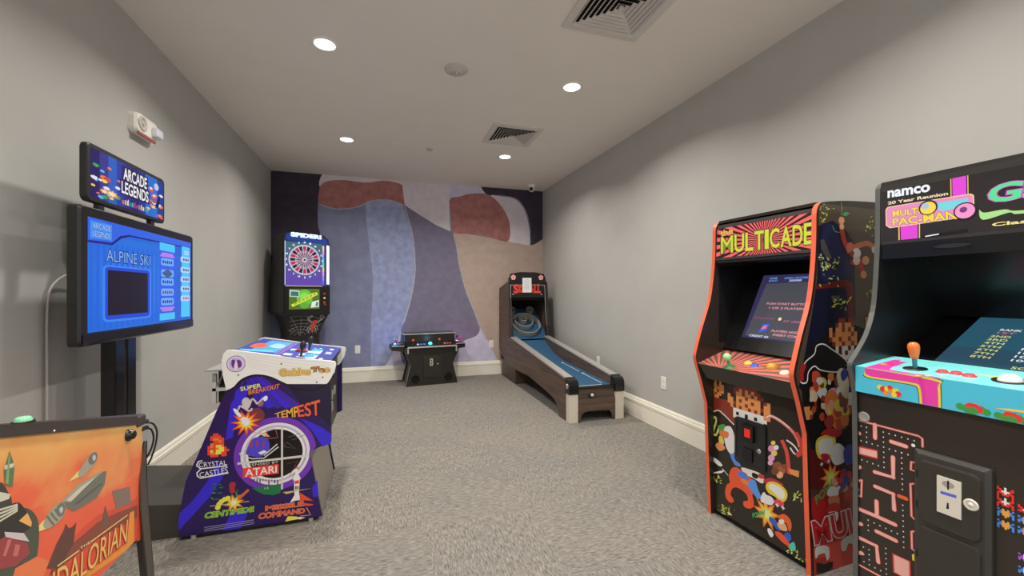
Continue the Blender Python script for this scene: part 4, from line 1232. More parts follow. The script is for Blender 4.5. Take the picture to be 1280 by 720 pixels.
b = MB(); b.box(.33, .375, -.014, -.008, .27, .37, mat((170, 165, 155), .3, .3)); b.box(.345, .36, -.016, -.0135, .29, .31, DARKLINE); b.box(.345, .36, -.016, -.0135, .33, .35, DARKLINE); b.build('coin_slot', t)
b = MB(); b.lathe((.445, -.008, .29), (0, -1, 0), [(.012, 0), (.012, .004), (.004, .006)], CHROME, 16); b.build('lock', t)
for x in (.135, .60):
    b = MB(); b.lathe((x, -.0, .095), (0, -1, 0), [(.058, 0), (.058, .003), (.05, .005), (.048, .002), (.015, .001)], MATT, 28)
    for k in range(5): b.box(x - .04, x + .04, -.005, -.002, .065 + k * .014, .068 + k * .014, BLACK)
    b.build('speaker_grille', fp)
# sloping front deck with silver edge
fdk = Face(M, (.02, -.035, .545), (1, 0, 0), (0, .16, .055))
b = MB(); b.panel(fdk, [(0, 0), (.695, 0), (.695, .17), (0, .17)], .02, BLACKG, BLACK); dk = b.build('control_deck', t)
b = MB(); b.box(.02, .715, -.042, -.034, .528, .548, SIL, b=.002)
for x in (.02, .70): b.box(x, x + .015, -.042, -.0, .455, .53, SIL)
b.build('trim_edge', t)
def ball_stick(fc_, u, v, col, parent, h=.05):
    b = MB(); o = fc_.p(u, v)
    b.lathe(o, fc_.n, [(.018, 0), (.018, .002), (.005, .004), (.005, h)], BLACK, 16); b.ball(o + fc_.n * (h + .013), .018, col, 16)
    b.build('joystick', parent)
RB = mat((225, 70, 50), .25); BLB = mat((80, 130, 235), .2, emit=.6); WB_ = mat((220, 225, 240), .2, emit=.6)
ball_stick(fdk, .085, .08, RB, dk); ball_stick(fdk, .455, .08, RB, dk)
for u, c_ in ((.155, WB_), (.20, BLB), (.245, BLB)): btn(fdk, u, .075, .014, c_, dk)
for u, c_ in ((.535, mat((235, 120, 120), .2, emit=.5)), (.575, mat((225, 70, 60), .2, emit=.5)), (.615, mat((225, 70, 60), .2, emit=.5))): btn(fdk, u, .075, .014, c_, dk)
b = MB(); b.lathe(fdk.p(.325, .07), fdk.n, [(.04, 0), (.04, .003), (.03, .005)], BLACK, 24); b.ball(fdk.p(.325, .07, .006), .029, mat((90, 225, 235), .1, emit=1.6), 20); b.build('trackball', dk)
ld = bpy.data.lights.new('lamp', 'POINT'); ld.energy = .25; ld.color = (.2, .8, 1); ld.shadow_soft_size = .03
lo = bpy.data.objects.new('lamp', ld); COL.objects.link(lo); lo.parent = t; lo.location = fdk.p(.325, .07, .07)
b = MB(); b.box(.01, .725, .13, .37, .555, .700, CB); b.build('upper_box', t)
b = MB(); b.box(-.005, .74, .12, .40, .70, .712, SIL, b=.003); b.build('top_frame', t)
b = MB(); b.box(.01, .725, .135, .385, .7125, .718, mat((30, 34, 40), .05)); b.build('glass_top', t)
# decks at the two ends
for sx, glow in ((-1, (70, 150, 245)), (1, (225, 90, 180))):
    x0, x1 = (-.165, .0) if sx < 0 else (.735, .885)
    b = MB()
    yy0, yy1 = .10, .38
    out_x, in_x = (x0, x1) if sx < 0 else (x1, x0)
    b.prism([Vector((in_x, yy0, .47)), Vector((out_x, yy0 + .015, .49)), Vector((out_x, yy0 + .015, .555)), Vector((in_x, yy0, .585))], (0, yy1 - yy0, 0), CB)
    b.box(min(in_x, out_x), max(in_x, out_x), yy0 - .004, yy0 + .01, .545, .556, SIL)
    d2 = b.build('side_deck', t)
    e1 = Vector((in_x - out_x, 0, .03)).normalized() if sx < 0 else Vector((out_x - in_x, 0, -.03)).normalized()
    fs_ = Face(M, (out_x, yy0, .556) if sx < 0 else (in_x, yy0, .586), e1, (0, 1, 0))
    for u, v, c_ in ((.05, .06, glow), (.09, .09, glow), (.06, .15, (225, 230, 245))):
        btn(fs_, u, v, .014, mat(c_, .2, emit=1.3), d2)
    ball_stick(fs_, .075, .05, RB if sx < 0 else mat((215, 70, 140), .2, emit=.5), d2)
    ball_stick(fs_, .075, .21, mat((90, 150, 235), .2, emit=.6) if sx < 0 else BLACK, d2)
    ld = bpy.data.lights.new('lamp', 'POINT'); ld.energy = 1.1 if sx < 0 else .3; ld.color = (.15, .3, 1) if sx < 0 else (1, .3, .8); ld.shadow_soft_size = .04
    lo = bpy.data.objects.new('lamp', ld); COL.objects.link(lo); lo.parent = t; lo.location = fs_.p(.07, .14, .06)
for x in (.04, .67):
    for y in (.03, .33):
        b = MB(); b.cyl((x, y, 0), (x, y, .021), .018, STEEL, 14); b.build('leveling_foot', t)

# ------------------------------------------------------------------ ball-rolling alley with wood sides
SX = 1.755; SWD = .60
M = frame((SX, 3.75, 0))
t = thing('skee_alley', 'long wooden ball rolling alley game with a blue lane and ring target', 'alley game', M)
fl_ = Face(M, (0, 0, 0), (0, -1, 0), (0, 0, 1))     # left side: u runs toward the player
def wood(sc, k=.75):
    return noisy((54, 43, 37), (96, 77, 64), sc, 5, .45, k=K, lo=.3, hi=.7)
WD = wood((6, 2.2, 55)); WDV = wood((14, 2, 45)); WDF = wood((2.5, 6, 60))
out_side = [(2.60, 1.36), (2.15, 1.455), (2.06, 1.45), (2.02, 1.06), (1.95, .81), (1.97, .645), (0.0, .415), (0.0, .0), (.26, .0), (.285, .085), (.36, .135), (.46, .165), (.81, .203), (1.23, .238), (1.73, .222), (2.08, .228), (2.42, .316), (2.60, .44)]
def side(x0, th, name):
    b = MB()
    b.prism([Vector((x0, y, zz)) for y, zz in out_side], (th, 0, 0), WD, mat((38, 33, 30), .5))
    return b.build(name, t)
side(0, .03, 'side_panel'); side(SWD - .03, .03, 'side_panel')
# top rails in brushed metal, flat over the thick lane walls
b0s, z0s, b1s, z1s = 1.97, .645, .07, .415 + .07 * .1168
RM = mat((196, 192, 186), .3, .55, k=.85)
for x0 in (0.0, SWD - .085):
    b = MB()
    b.prism([Vector((x0 - .004, b0s, z0s - .004)), Vector((x0 - .004, b1s, z1s - .004)), Vector((x0 - .004, b1s, z1s + .012)), Vector((x0 - .004, b0s, z0s + .012))], (.085, 0, 0), RM)
    b.build('rail', t)
    b = MB(); xi = x0 + .03 if x0 == 0 else x0
    b.prism([Vector((xi, b0s, .34)), Vector((xi, b1s, .28)), Vector((xi, b1s, z1s - .005)), Vector((xi, b0s, z0s - .005))], (.052, 0, 0), WD)
    b.build('lane_wall', t)
FELT = noisy((28, 64, 92), (37, 80, 112), (120, 120, 120), 3, .9, bump=.1)
lane = [(.06, .335), (1.30, .40), (1.60, .455), (1.80, .53), (1.96, .60)]
b = MB()
b.loft([[Vector((x, y, zz)) for x in (.082, SWD - .085)] + [Vector((SWD - .085, y, zz - .02)), Vector((.082, y, zz - .02))] for y, zz in lane], FELT)
lane_o = b.build('lane', t)
flane = Face(M, (.082, .06, .335), (1, 0, 0), (0, 1.24, .065))
b = MB()
LW = SWD - .167
PWT = mat((186, 190, 190), .6)
b.flat(flane, [(.02, .04), (LW - .10, .04), (LW - .10, .052), (.02, .052)], 3, PWT)
for v0, v1 in ((.10, .55), (.62, 1.12)):
    b.flat(flane, [(LW - .075, v0), (LW - .066, v0), (LW - .066, v1), (LW - .075, v1)], 3, PWT)
    b.flat(flane, [(LW - .09, v1 - .03), (LW - .05, v1 - .03), (LW - .07, v1 + .02)], 3, PWT)
b.build('lane_mark', lane_o)
# front end: posts, caps, ball tray panel, kick board with an arched opening
POST = mat((190, 182, 168), .4)
for x0 in (0.0, SWD - .085):
    b = MB(); b.box(x0 - .006, x0 + .088, -.012, .07, 0, .285, POST, b=.004); pst = b.build('post', t)
    b = MB()
    prof = [(-.016, .285), (.085, .285), (.085, z1s + .018), (.05, .428), (.02, .422), (-.004, .404), (-.016, .375)]
    b.prism([Vector((x0 - .01, y, zz)) for y, zz in prof], (.103, 0, 0), BLACKG); cp_ = b.build('post_cap', t)
    b = MB(); xs = x0 - .01 if x0 == 0 else x0 + .093
    b.lathe((xs, .035, .36), (-1 if x0 == 0 else 1, 0, 0), [(.028, 0), (.028, .004), (.02, .008), (.001, .009)], CHROME, 20); b.build('cap_badge', cp_)
b = MB(); b.box(.09, SWD - .09, .012, .035, .235, .345, WDF); b.build('ball_tray_panel', t)
b = MB(); b.box(.085, SWD - .085, .004, .06, .325, .347, BLACKG, b=.004); b.build('front_lip', t)
b = MB()
arch = [(.088, .01), (.12, .01), (.13, .07), (.165, .098), (.20, .105), (.40, .105), (.435, .098), (.47, .07), (.48, .01), (SWD - .088, .01), (SWD - .088, .235), (.088, .235)]
b.prism([Vector((x, -.004, zz)) for x, zz in arch], (0, .022, 0), WDF); b.build('kick_board', t)
u_, v_ = Face(M, (0, .012, 0), (1, 0, 0), (0, 0, 1)).uv(739, 494)
b = MB(); b.lathe((u_, .012, v_), (0, -1, 0), [(.034, 0), (.034, .008), (.024, .012), (.022, .006), (.002, .006)], BLACK, 24); b.ball((u_ + .004, -.002, v_ + .004), .018, mat((190, 186, 182), .3), 16); b.build('coin_return', t)
b = MB(); b.box(.03, SWD - .03, 1.85, 2.55, .0, .26, mat((70, 56, 44), .5)); b.build('rear_base', t)
b = MB(); b.box(.09, SWD - .09, .06, 1.9, .27, .33, MATT); b.build('lane_bed', t)
# cabinet at the far end: back, top, target board with rings, black sign frame
b = MB()
b.box(.03, SWD - .03, 2.56, 2.59, .26, 1.36, MATT)
b.prism([Vector((.03, 2.6, 1.345)), Vector((.03, 2.1, 1.44)), Vector((.03, 2.1, 1.455)), Vector((.03, 2.6, 1.36))], (SWD - .06, 0, 0), WD)
b.build('rear_housing', t)
ft = Face(M, (.03, 2.0, .615), (1, 0, 0), (0, .52, .42))
b = MB(); b.panel(ft, [(0, 0), (SWD - .06, 0), (SWD - .06, .66), (0, .66)], .02, FELT, BLACK); tb = b.build('target_board', t)
RING = mat((150, 144, 134), .45); RINK = mat((60, 54, 48), .5)
def hoop(u, v, r, h, name='ring', half=False):
    b = MB(); o = ft.p(u, v)
    b.lathe(o, ft.n, [(r, 0), (r, h), (r - .008, h), (r - .008, 0)], RING, 44, smooth_=False, cap=False)
    b.build(name, tb)
hoop(.27, .27, .22, .075); hoop(.25, .335, .145, .075); hoop(.25, .375, .065, .075)
hoop(.12, .585, .06, .07, 'cup'); hoop(.42, .585, .06, .07, 'cup')
fs = Face(M, (0, 2.0, 0), (1, 0, 0), (0, .03, 1))
b = MB()
BW = .565
outr = [(-.006, .63), (-.006, 1.02), (-.012, 1.30), (-.004, 1.50), (.03, 1.572), (.16, 1.595), (BW - .16, 1.595), (BW - .03, 1.572), (BW + .004, 1.50), (BW + .012, 1.30), (BW + .03, 1.0), (BW + .035, .63)]
inr = [(.03, .65), (.03, 1.02), (.022, 1.18), (.022, 1.21), (.024, 1.214), (.03, 1.22), (BW - .03, 1.22), (BW - .024, 1.214), (BW - .022, 1.21), (BW - .022, 1.18), (BW - .004, 1.0), (BW + .002, .65)]
n_ = len(outr)
for i in range(n_ - 1):
    q = [fs.p(*outr[i]), fs.p(*outr[i + 1]), fs.p(*inr[i + 1]), fs.p(*inr[i])]
    b.prism(q, -fs.n * .05, BLACKG)
sgn = b.build('sign_frame', t)
b = MB()
TRM = mat((150, 150, 145), .4)
b.stroke(fs, smooth([(.018, .70), (.018, 1.05), (.014, 1.30), (.02, 1.385), (.05, 1.405), (BW - .05, 1.405), (BW - .02, 1.385), (BW - .012, 1.30), (BW - .008, 1.05), (BW + .012, .70)], 5, False), .007, 2, TRM)
zs1 = Zm(610, 330, 7.2)
SR = mat((214, 62, 48), .4)
for s_, q_ in (('S', ((232, 186), (270, 190), (272, 258), (236, 262))), ('KEE', ((279, 196), (338, 200), (338, 250), (280, 256))), ('BA', ((352, 200), (408, 196), (408, 256), (352, 250))), ('LL', ((418, 188), (474, 184), (472, 258), (418, 256)))):
    qd = fs.px(zs1(*q_))
    b.text(fs, s_, qd, 3, mat((120, 30, 26), .4), .06, uv=True); b.text(fs, s_, qd, 4, SR, .04, uv=True)
for x, y in ((228, 120), (476, 122)):
    c0 = fs.uv(*zs1((x, y))[0])
    for k in range(5):
        a = math.pi / 2 + k * 2 * math.pi / 5
        b.flat(fs, circ(c0[0] + .022 * math.cos(a), c0[1] + .022 * math.sin(a), .018, 14), 3, mat((232, 150, 146), .4))
    b.flat(fs, circ(*c0, .012, 12), 5, mat((190, 60, 60), .4))
for x, y in ((225, 272), (482, 274)):
    c0 = fs.uv(*zs1((x, y))[0]); b.flat(fs, [(c0[0] - .02, c0[1] + .006), (c0[0] + .02, c0[1] + .003), (c0[0] + .015, c0[1] - .006), (c0[0] - .018, c0[1] - .004)], 4, TRM)
b.build('sign_print', sgn)
b = MB(); b.box(.03, BW - .01, 2.06, 2.10, 1.18, 1.50, MATT); b.build('sign_back', t)
# sheet of paper taped over the sign
q = [fs.M @ fs.p(*fs.uv(x, y), .0045) for x, y in ((650.5, 341.5), (667, 341.5), (667, 371.5), (650, 371.5))]
cpt = sum(q, Vector()) / 4
MP = frame(cpt)
t2 = thing('paper_notice', 'white printed paper notice taped over the red sign of the ball alley', 'paper', MP)
fp_ = Face(MP, (0, 0, 0), (1, 0, 0), (0, .03, 1))
b = MB()
b.panel(fp_, [(-.070, -.108), (.070, -.108), (.070, .108), (-.070, .108)], .001, mat((205, 208, 208), .7))
b.build('sheet', t2)
b = MB(); TX = mat((150, 152, 155), .7)
for k in range(9):
    w_ = .05 if k not in (0, 4) else .03
    b.flat(fp_, [(-w_, .08 - k * .017), (w_ * (.6 + .4 * ((k * 7) % 3) / 2), .08 - k * .017), (w_ * (.6 + .4 * ((k * 7) % 3) / 2), .084 - k * .017), (-w_, .084 - k * .017)], 1, TX)
b.build('print', t2)

# ------------------------------------------------------------------ upright cabinet with orange edging
def sweep(pts, n=4):
    return smooth(pts, n, False)
A0 = Vector((1.826, 1.997, 0))
M = frame(A0, (.052, -.999, 0))
WID = .595
t = thing('upright_arcade_cabinet', 'black upright arcade cabinet with orange edging and a red sunburst marquee', 'arcade machine', M)
prof = [(0.0, 0.0), (-.02, .40), (-.03, .65), (-.075, .80)] + sweep([(-.10, .87), (-.113, .918), (-.105, .965), (-.06, 1.10), (-.004, 1.25), (.022, 1.40), (.032, 1.53), (.034, 1.62), (.036, 1.665), (.052, 1.695), (.09, 1.710), (.25, 1.727), (.44, 1.735)], 3) + [(.62, 1.73), (.62, 0.0)]
ORG = mat((238, 92, 62), .35)
SBLK = mat((40, 34, 28), .22)
ST = .022
fn = Face(M, (WID, 0, 0), (0, 1, 0), (0, 0, 1))          # near side, faces the camera
NAVY = mat((20, 22, 44), .22); BRWN = mat((74, 62, 48), .22); MAR = mat((92, 26, 26), .22); REDB = mat((178, 34, 38), .25); SKIN = mat((228, 150, 100), .3)
PORG = mat((236, 140, 82), .3); PBR = mat((128, 48, 36), .3); PWH = mat((228, 218, 208), .3); LEAF = mat((176, 186, 70), .3); LEAF2 = mat((214, 214, 150), .3); LEAF3 = mat((96, 116, 40), .3)
INNER = mat((10, 9, 9), .5)
def sidepanel(u0):
    b = MB()
    b.prism([Vector((u0, w, zz)) for w, zz in prof], (ST, 0, 0), SBLK, ORG)
    return b
b = sidepanel(0.0)
b.box(ST - .0005, ST + .0008, .06, .5, 1.0, 1.45, INNER)
b.build('side_panel', t)
b = sidepanel(WID - ST)
PRH = [(w + .012 if w < .55 else w, zz) for w, zz in prof]
def inside(q):
    # keep printed shapes between the front edge and the back of the side
    def lim(zz):
        best = -.2
        for (w0, z0), (w1, z1) in zip(prof, prof[1:-1]):
            if min(z0, z1) <= zz <= max(z0, z1) and abs(z1 - z0) > 1e-6 and w0 < .3:
                best = max(best, w0 + (w1 - w0) * (zz - z0) / (z1 - z0))
        return best + .016
    return [(max(w, lim(zz)), min(zz, 1.70)) for w, zz in q]
def sd(lay, m, pts, sm=0):
    q = fn.px(pts)
    if sm: q = smooth(q, sm)
    b.flat(fn, inside(q), lay, m)
def pixels(fc_, cx_, cy_, s_, rows, pal, lay, keep=None):
    for r_, row in enumerate(rows):
        for c_, ch in enumerate(row):
            if ch in pal:
                x0 = cx_ + (c_ - len(row) / 2) * s_; y0 = cy_ + (len(rows) / 2 - r_) * s_
                q = [(x0, y0), (x0 + s_, y0), (x0 + s_, y0 - s_), (x0, y0 - s_)]
                b.flat(fc_, keep(q) if keep else q, lay, pal[ch])
def leaves(fc_, x, y, n, r, lay, keep=None, zoomer=None):
    rn = random.Random(int(x * 7 + y))
    for k in range(n):
        px_, py_ = x + rn.gauss(0, r), y + rn.gauss(0, r * .8)
        L = rn.uniform(1.2, 3.2); a = rn.uniform(0, 6.28)
        q = fc_.px([(px_ - L * math.cos(a), py_ - L * math.sin(a)), (px_ + L * .35 * math.sin(a), py_ - L * .35 * math.cos(a)), (px_ + L * math.cos(a), py_ + L * math.sin(a)), (px_ - L * .35 * math.sin(a), py_ + L * .35 * math.cos(a))])
        b.flat(fc_, keep(q) if keep else q, lay, rn.choice([LEAF, LEAF, LEAF2, LEAF3]))
s1 = Zm(985, 240, 4.5); s2 = Zm(985, 380, 4.0); s3 = Zm(985, 540, 4.0)
WHOLE = [(w + .012, zz) for w, zz in prof[:-2]] + [(.60, 1.71), (.60, .02)]
b.flat(fn, inside([(.62 if w > .5 else w, zz) for w, zz in WHOLE]), 1, BRWN)
sd(2, NAVY, s1((170, 190), (250, 160), (330, 220), (380, 300), (375, 440), (380, 720), (150, 1200), (60, 1100), (130, 720), (165, 480)), 0)
sd(3, mat((30, 34, 66), .22), s1((200, 200), (260, 190), (300, 300), (340, 400), (330, 480), (200, 500), (180, 380)), 4)
sd(4, MAR, s1((155, 525), (330, 490), (365, 520), (370, 720), (335, 720), (330, 560), (320, 535), (155, 545)))
sd(3, INNER, s2((60, 320), (130, 190), (300, 90), (420, 140), (360, 290), (330, 700), (120, 760), (70, 500)))
# a hanging vine with plain fruit and drooping ribbons in red and tan
b.stroke(fn, fn.px(smooth(s1((298, 60), (303, 100), (298, 130)), 4, False)), .004, 6, mat((120, 150, 90), .3))
sd(7, mat((70, 150, 70), .3), s1((305, 130), (320, 112), (345, 120), (325, 136)), 3)
b.stroke(fn, fn.px(smooth(s1((250, 190), (262, 220), (290, 228)), 4, False)), .004, 6, mat((70, 140, 120), .3))
for ptz, wd_, cc in ((((298, 150), (302, 210), (318, 280), (352, 340), (400, 380), (420, 450)), .030, (168, 44, 42)), (((330, 330), (400, 300), (450, 290), (490, 320)), .026, (196, 104, 76)), (((350, 395), (390, 410), (420, 460)), .022, (150, 46, 42))):
    b.stroke(fn, smooth(fn.px(s1(*ptz)), 4, False), wd_, 5, mat(cc, .3))
for x, y, r, cc in ((300, 160, 17, (228, 150, 100)), (302, 195, 13, (226, 160, 116)), (350, 310, 22, (196, 104, 84)), (385, 345, 24, (228, 218, 208)), (384, 385, 20, (214, 190, 180)), (436, 385, 20, (228, 150, 100)), (424, 465, 18, (222, 140, 96)), (484, 325, 16, (235, 190, 180)), (360, 345, 12, (150, 40, 40))):
    sd(7, mat(cc, .3), s1(*[(x + r * math.cos(i * .698), y + r * 1.25 * math.sin(i * .698)) for i in range(9)]), 2)
for x, y, n, r in ((1030, 262, 14, 5), (1028, 275, 8, 3), (1088, 284, 14, 5), (1032, 335, 22, 6), (1045, 328, 10, 4), (1036, 350, 8, 5), (1052, 378, 18, 6), (1088, 365, 10, 4), (1026, 322, 10, 4)):
    leaves(fn, x, y, n, r, 8, inside)
sd(5, mat((66, 64, 60), .3), s1((180, 270), (200, 265), (245, 370), (225, 390), (185, 320)))
sd(5, mat((66, 64, 60), .3), s1((240, 585), (290, 582), (288, 612), (250, 615)))
c0 = fn.uv(*s2((275, 175))[0])
pixels(fn, c0[0], c0[1], .022, ["...PP.PP.", "..POPOOP.", "O.OOPOPO.", "OPOOOOOPO", "POOPOOPOO", ".POOPOOPO", "..WBWWBW.", ".WWBWBWWW", "..WBWWWB."], {'O': PORG, 'P': PBR, 'W': PWH, 'B': MAR, 'D': PBR}, 6, inside)
c0 = fn.uv(*s2((405, 85))[0]); pixels(fn, c0[0], c0[1], .02, [".OO", "OOO", "OOP", ".O."], {'O': PORG, 'P': PBR}, 6, inside)
c0 = fn.uv(*s2((100, 545))[0]); pixels(fn, c0[0], c0[1], .02, ["OO.", "OOO", "OOP"], {'O': PORG, 'P': PBR}, 7, inside)
# dark looming shape outlined in white, tumbling round shapes below it
dk_ = s2((62, 390), (60, 350), (85, 290), (130, 250), (140, 210), (175, 200), (215, 225), (265, 260), (300, 300), (290, 330), (230, 340), (160, 330), (130, 310), (100, 340), (95, 380), (85, 395))
sd(7, INNER, dk_, 3)
b.stroke(fn, inside(smooth(fn.px(dk_), 3)), .006, 8, PWH, True)
b.stroke(fn, inside(smooth(fn.px(s2((80, 300), (65, 345), (66, 385))), 3, False)), .03, 9, mat((150, 34, 34), .3))
b.stroke(fn, inside(smooth(fn.px(s2((145, 340), (130, 380), (128, 450), (138, 520))), 3, False)), .016, 8, mat((150, 34, 34), .3))
rs = random.Random(11)
for k in range(46):
    x, y = rs.uniform(120, 320), rs.uniform(360, 640)
    r = rs.uniform(10, 26)
    col = rs.choice([(214, 118, 62), (178, 70, 48), (228, 190, 160), (150, 52, 44), (230, 222, 214), (236, 160, 120), (120, 70, 50), (226, 150, 170), (222, 196, 90)])
    sd(9 + k % 3, mat(col, .3), s2(*[(x + r * math.cos(i * .785) * rs.uniform(.7, 1.2), y + r * 1.5 * math.sin(i * .785) * rs.uniform(.7, 1.2)) for i in range(8)]), 3)
sd(8, mat((214, 116, 60), .3), s2((180, 480), (215, 430), (255, 470), (270, 560), (240, 620), (200, 580)), 4); sd(12, mat((232, 206, 178), .3), s2((240, 350), (270, 320), (300, 380), (295, 470), (260, 440)), 4)
sd(12, mat((44, 60, 150), .3), s2((260, 345), (285, 320), (295, 360), (270, 385)), 3)
# yellow goggle ring, glove-like white blob, bursts, red base
sd(2, MAR, s3((40, 100), (400, 80), (400, 300), (40, 300)))
sd(10, mat((214, 190, 60), .3), s3((140, 40), (180, 15), (230, 20), (235, 80), (215, 130), (160, 135), (138, 100)), 4); sd(11, PWH, s3((150, 50), (185, 30), (220, 36), (222, 80), (205, 112), (165, 118), (150, 92)), 4)
sd(12, mat((170, 34, 60), .3), s3((160, 112), (200, 110), (210, 150), (180, 155)), 3); sd(10, mat((172, 40, 44), .3), s3((160, 10), (200, -20), (270, -5), (240, 25), (190, 15)), 3)
sd(10, mat((222, 222, 228), .3), s3((215, 90), (245, 55), (280, 80), (285, 140), (240, 165), (215, 140)), 4); sd(10, mat((52, 70, 170), .3), s3((275, 90), (310, 60), (330, 130), (300, 165), (280, 150)), 3)
for x, y in ((165, 160), (200, 145)): b.flat(fn, inside(starp(*fn.uv(*s3((x, y))[0]), .012, .007, 4)), 12, PWH)
c0 = fn.uv(*s3((212, 225))[0])
for i, (r_, cc) in enumerate(((.075, (222, 90, 40)), (.055, (240, 180, 60)), (.03, (246, 226, 130)))): b.flat(fn, inside(starp(c0[0], c0[1], r_, r_ * .5, 9, .3)), 8 + i, mat(cc, .3))
b.text(fn, 'POW', s3((132, 325), (215, 235), (225, 275), (140, 360)), 12, mat((70, 150, 80), .3), .03)
sd(7, REDB, s3((40, 350), (180, 280), (400, 250), (400, 740), (40, 740)))
sd(8, mat((150, 26, 32), .25), s3((180, 330), (260, 300), (330, 420), (250, 470)), 3)
for k in range(22):
    x, y = rs.uniform(215, 320), rs.uniform(185, 330); r = rs.uniform(8, 20)
    sd(10 + k % 3, mat(rs.choice([(200, 60, 40), (222, 160, 120), (50, 80, 170), (230, 224, 216), (120, 60, 40), (180, 40, 40)]), .3), s3(*[(x + r * math.cos(i) , y + r * 1.3 * math.sin(i)) for i in range(6)]), 3)
for pts, cc in ((((190, 310), (210, 272), (240, 275), (250, 310), (225, 325)), (232, 228, 224)), (((200, 325), (250, 320), (250, 370), (230, 390), (205, 370)), (196, 120, 84)), (((205, 360), (245, 355), (262, 400), (190, 405)), (180, 40, 40)), (((200, 400), (245, 400), (240, 445), (205, 440)), (232, 228, 224))):
    sd(13, mat(cc, .3), s3(*pts), 3)
q = s3((118, 450), (420, 350), (440, 465), (135, 560))
b.text(fn, 'MULTI', q, 14, mat((150, 18, 26), .3), .10); b.text(fn, 'MULTI', q, 16, PWH, .06); b.text(fn, 'MULTI', q, 18, mat((190, 26, 34), .3), .025)
sd(9, mat((206, 66, 58), .25), s3((125, 575), (330, 520), (330, 690), (220, 680), (200, 620), (135, 630)))
for pts in (((133, 580), (165, 565), (200, 575), (203, 625), (190, 640), (180, 605), (150, 612), (135, 632)), ((262, 545), (290, 520), (330, 515), (330, 560), (300, 555), (285, 590), (265, 590))):
    sd(15, PWH, s3(*pts), 3)
sd(14, INNER, s3((138, 650), (180, 660), (222, 645), (220, 675), (190, 700), (140, 705)))
b.build('side_panel', t)
# --- front
f0 = Face(M, (0, .022, 0), (1, 0, 0), (0, 0, 1))
b = MB()
b.panel(f0, [(ST, .03), (WID - ST, .03), (WID - ST, .80), (ST, .80)], .02, SBLK)
m6, m7 = Zm(860, 430, 5.537), Zm(870, 550, 4.235)
BRECT = [(ST, .03), (WID - ST, .03), (WID - ST, .795), (ST, .795)]
def fa(lay, m, pts, sm=0):
    q = f0.px(pts)
    if sm: q = smooth(q, sm)
    b.flat(f0, clip(q, BRECT), lay, m)
def ks(q): return clip(q, BRECT)
fa(1, PBR, m6((140, 360), (280, 390), (330, 430), (325, 560), (260, 500), (150, 430))); fa(1, PBR, m6((350, 330), (400, 315), (480, 360), (500, 450), (340, 400)))
c0 = f0.uv(*m6((200, 312))[0]); pixels(f0, c0[0], c0[1], .0165, ["..O.O.", ".OOPOO", "OPOOOO", "OOOPOO", ".OPOO.", "..OO.."], {'O': PORG, 'P': PBR}, 4, ks)
c0 = f0.uv(*m6((415, 420))[0]); pixels(f0, c0[0], c0[1], .0185, ["...PPPPPPP....", "..PPOPOPOPP...", "..POOPOOPOPP..", "O..OOOPOOOO.PO", "OO.OPOOOPOO.OO", "OOPOOOPOOOOPOO", "PO.OPOOPOPO.OO", ".PWWWWWWWWWWOO", "..WBWWBWWBWWW.", "..WWWW.WWWWW.."], {'O': PORG, 'P': PBR, 'W': PWH, 'B': INNER, 'K': PBR}, 3, ks)
# outlined dark curls left and right of the coin door
for ptsz, cc, wd in ((m6((145, 510), (160, 480), (200, 460), (230, 470), (320, 560)), (222, 216, 190), .007), (m6((145, 510), (160, 525), (190, 505), (195, 540), (175, 610), (195, 630), (215, 580)), (196, 204, 120), .012),
                     (m6((540, 510), (580, 500), (650, 540), (720, 600), (760, 660), (775, 715)), (226, 120, 110), .016), (m6((540, 510), (575, 497), (640, 530), (700, 580)), (228, 220, 210), .005),
                     (m7((480, 0), (520, 30), (548, 75), (520, 70), (500, 40)), (228, 220, 210), .008), (m7((455, 0), (480, 60), (490, 130), (492, 180)), (200, 70, 60), .02), (m7((530, -40), (560, 20), (552, 70), (530, 80)), (196, 60, 56), .02)):
    b.stroke(f0, clip(smooth(f0.px(ptsz), 4, False), BRECT) if False else smooth(f0.px(ptsz), 4, False), wd, 5, mat(cc, .3))
# green bit, white glove, blue sleeve
fa(6, mat((70, 150, 60), .3), m6((205, 570), (250, 555), (285, 600), (255, 620), (225, 600)), 3); fa(7, mat((216, 116, 60), .3), m6((220, 600), (280, 610), (275, 650), (230, 640)), 3)
fa(5, mat((200, 196, 80), .3), m6((215, 640), (240, 640), (250, 690), (220, 700)), 3); fa(6, PORG, m6((190, 700), (220, 680), (260, 720), (220, 740)), 3)
fa(6, mat((222, 216, 210), .3), m7((150, -60), (185, -70), (210, 0), (205, 60), (180, 70), (155, 20)), 4); fa(5, mat((84, 130, 210), .3), m7((180, 70), (212, 65), (225, 110), (240, 140), (205, 130)), 3)
# big red-orange curl with blue straps
RO = mat((232, 82, 46), .3)
fa(6, RO, m7((190, 150), (220, 145), (250, 170), (300, 210), (310, 250), (300, 290), (308, 330), (300, 358), (275, 362), (255, 350), (252, 325), (275, 320), (270, 290), (240, 262), (210, 250), (190, 262), (185, 290), (198, 310), (200, 328), (180, 330), (160, 305), (155, 270), (165, 235), (180, 225), (175, 190)), 3)
fa(8, mat((72, 116, 206), .3), m7((220, 175), (240, 165), (270, 180), (275, 210), (240, 200)), 3); fa(8, mat((84, 140, 220), .3), m7((275, 235), (290, 210), (315, 215), (330, 260), (345, 300), (330, 312), (290, 265)), 3)
fa(7, mat((232, 120, 60), .3), m7((240, 200), (280, 220), (275, 240), (245, 225)), 3)
fa(7, mat((222, 206, 190), .3), m7((240, 145), (300, 160), (345, 180), (362, 210), (350, 230), (310, 205), (260, 180)), 3); fa(8, INK, m7((300, 172), (330, 185), (325, 205), (300, 195)), 3)
fa(8, mat((180, 54, 70), .3), m7((330, 180), (360, 185), (360, 205), (335, 200)), 3)
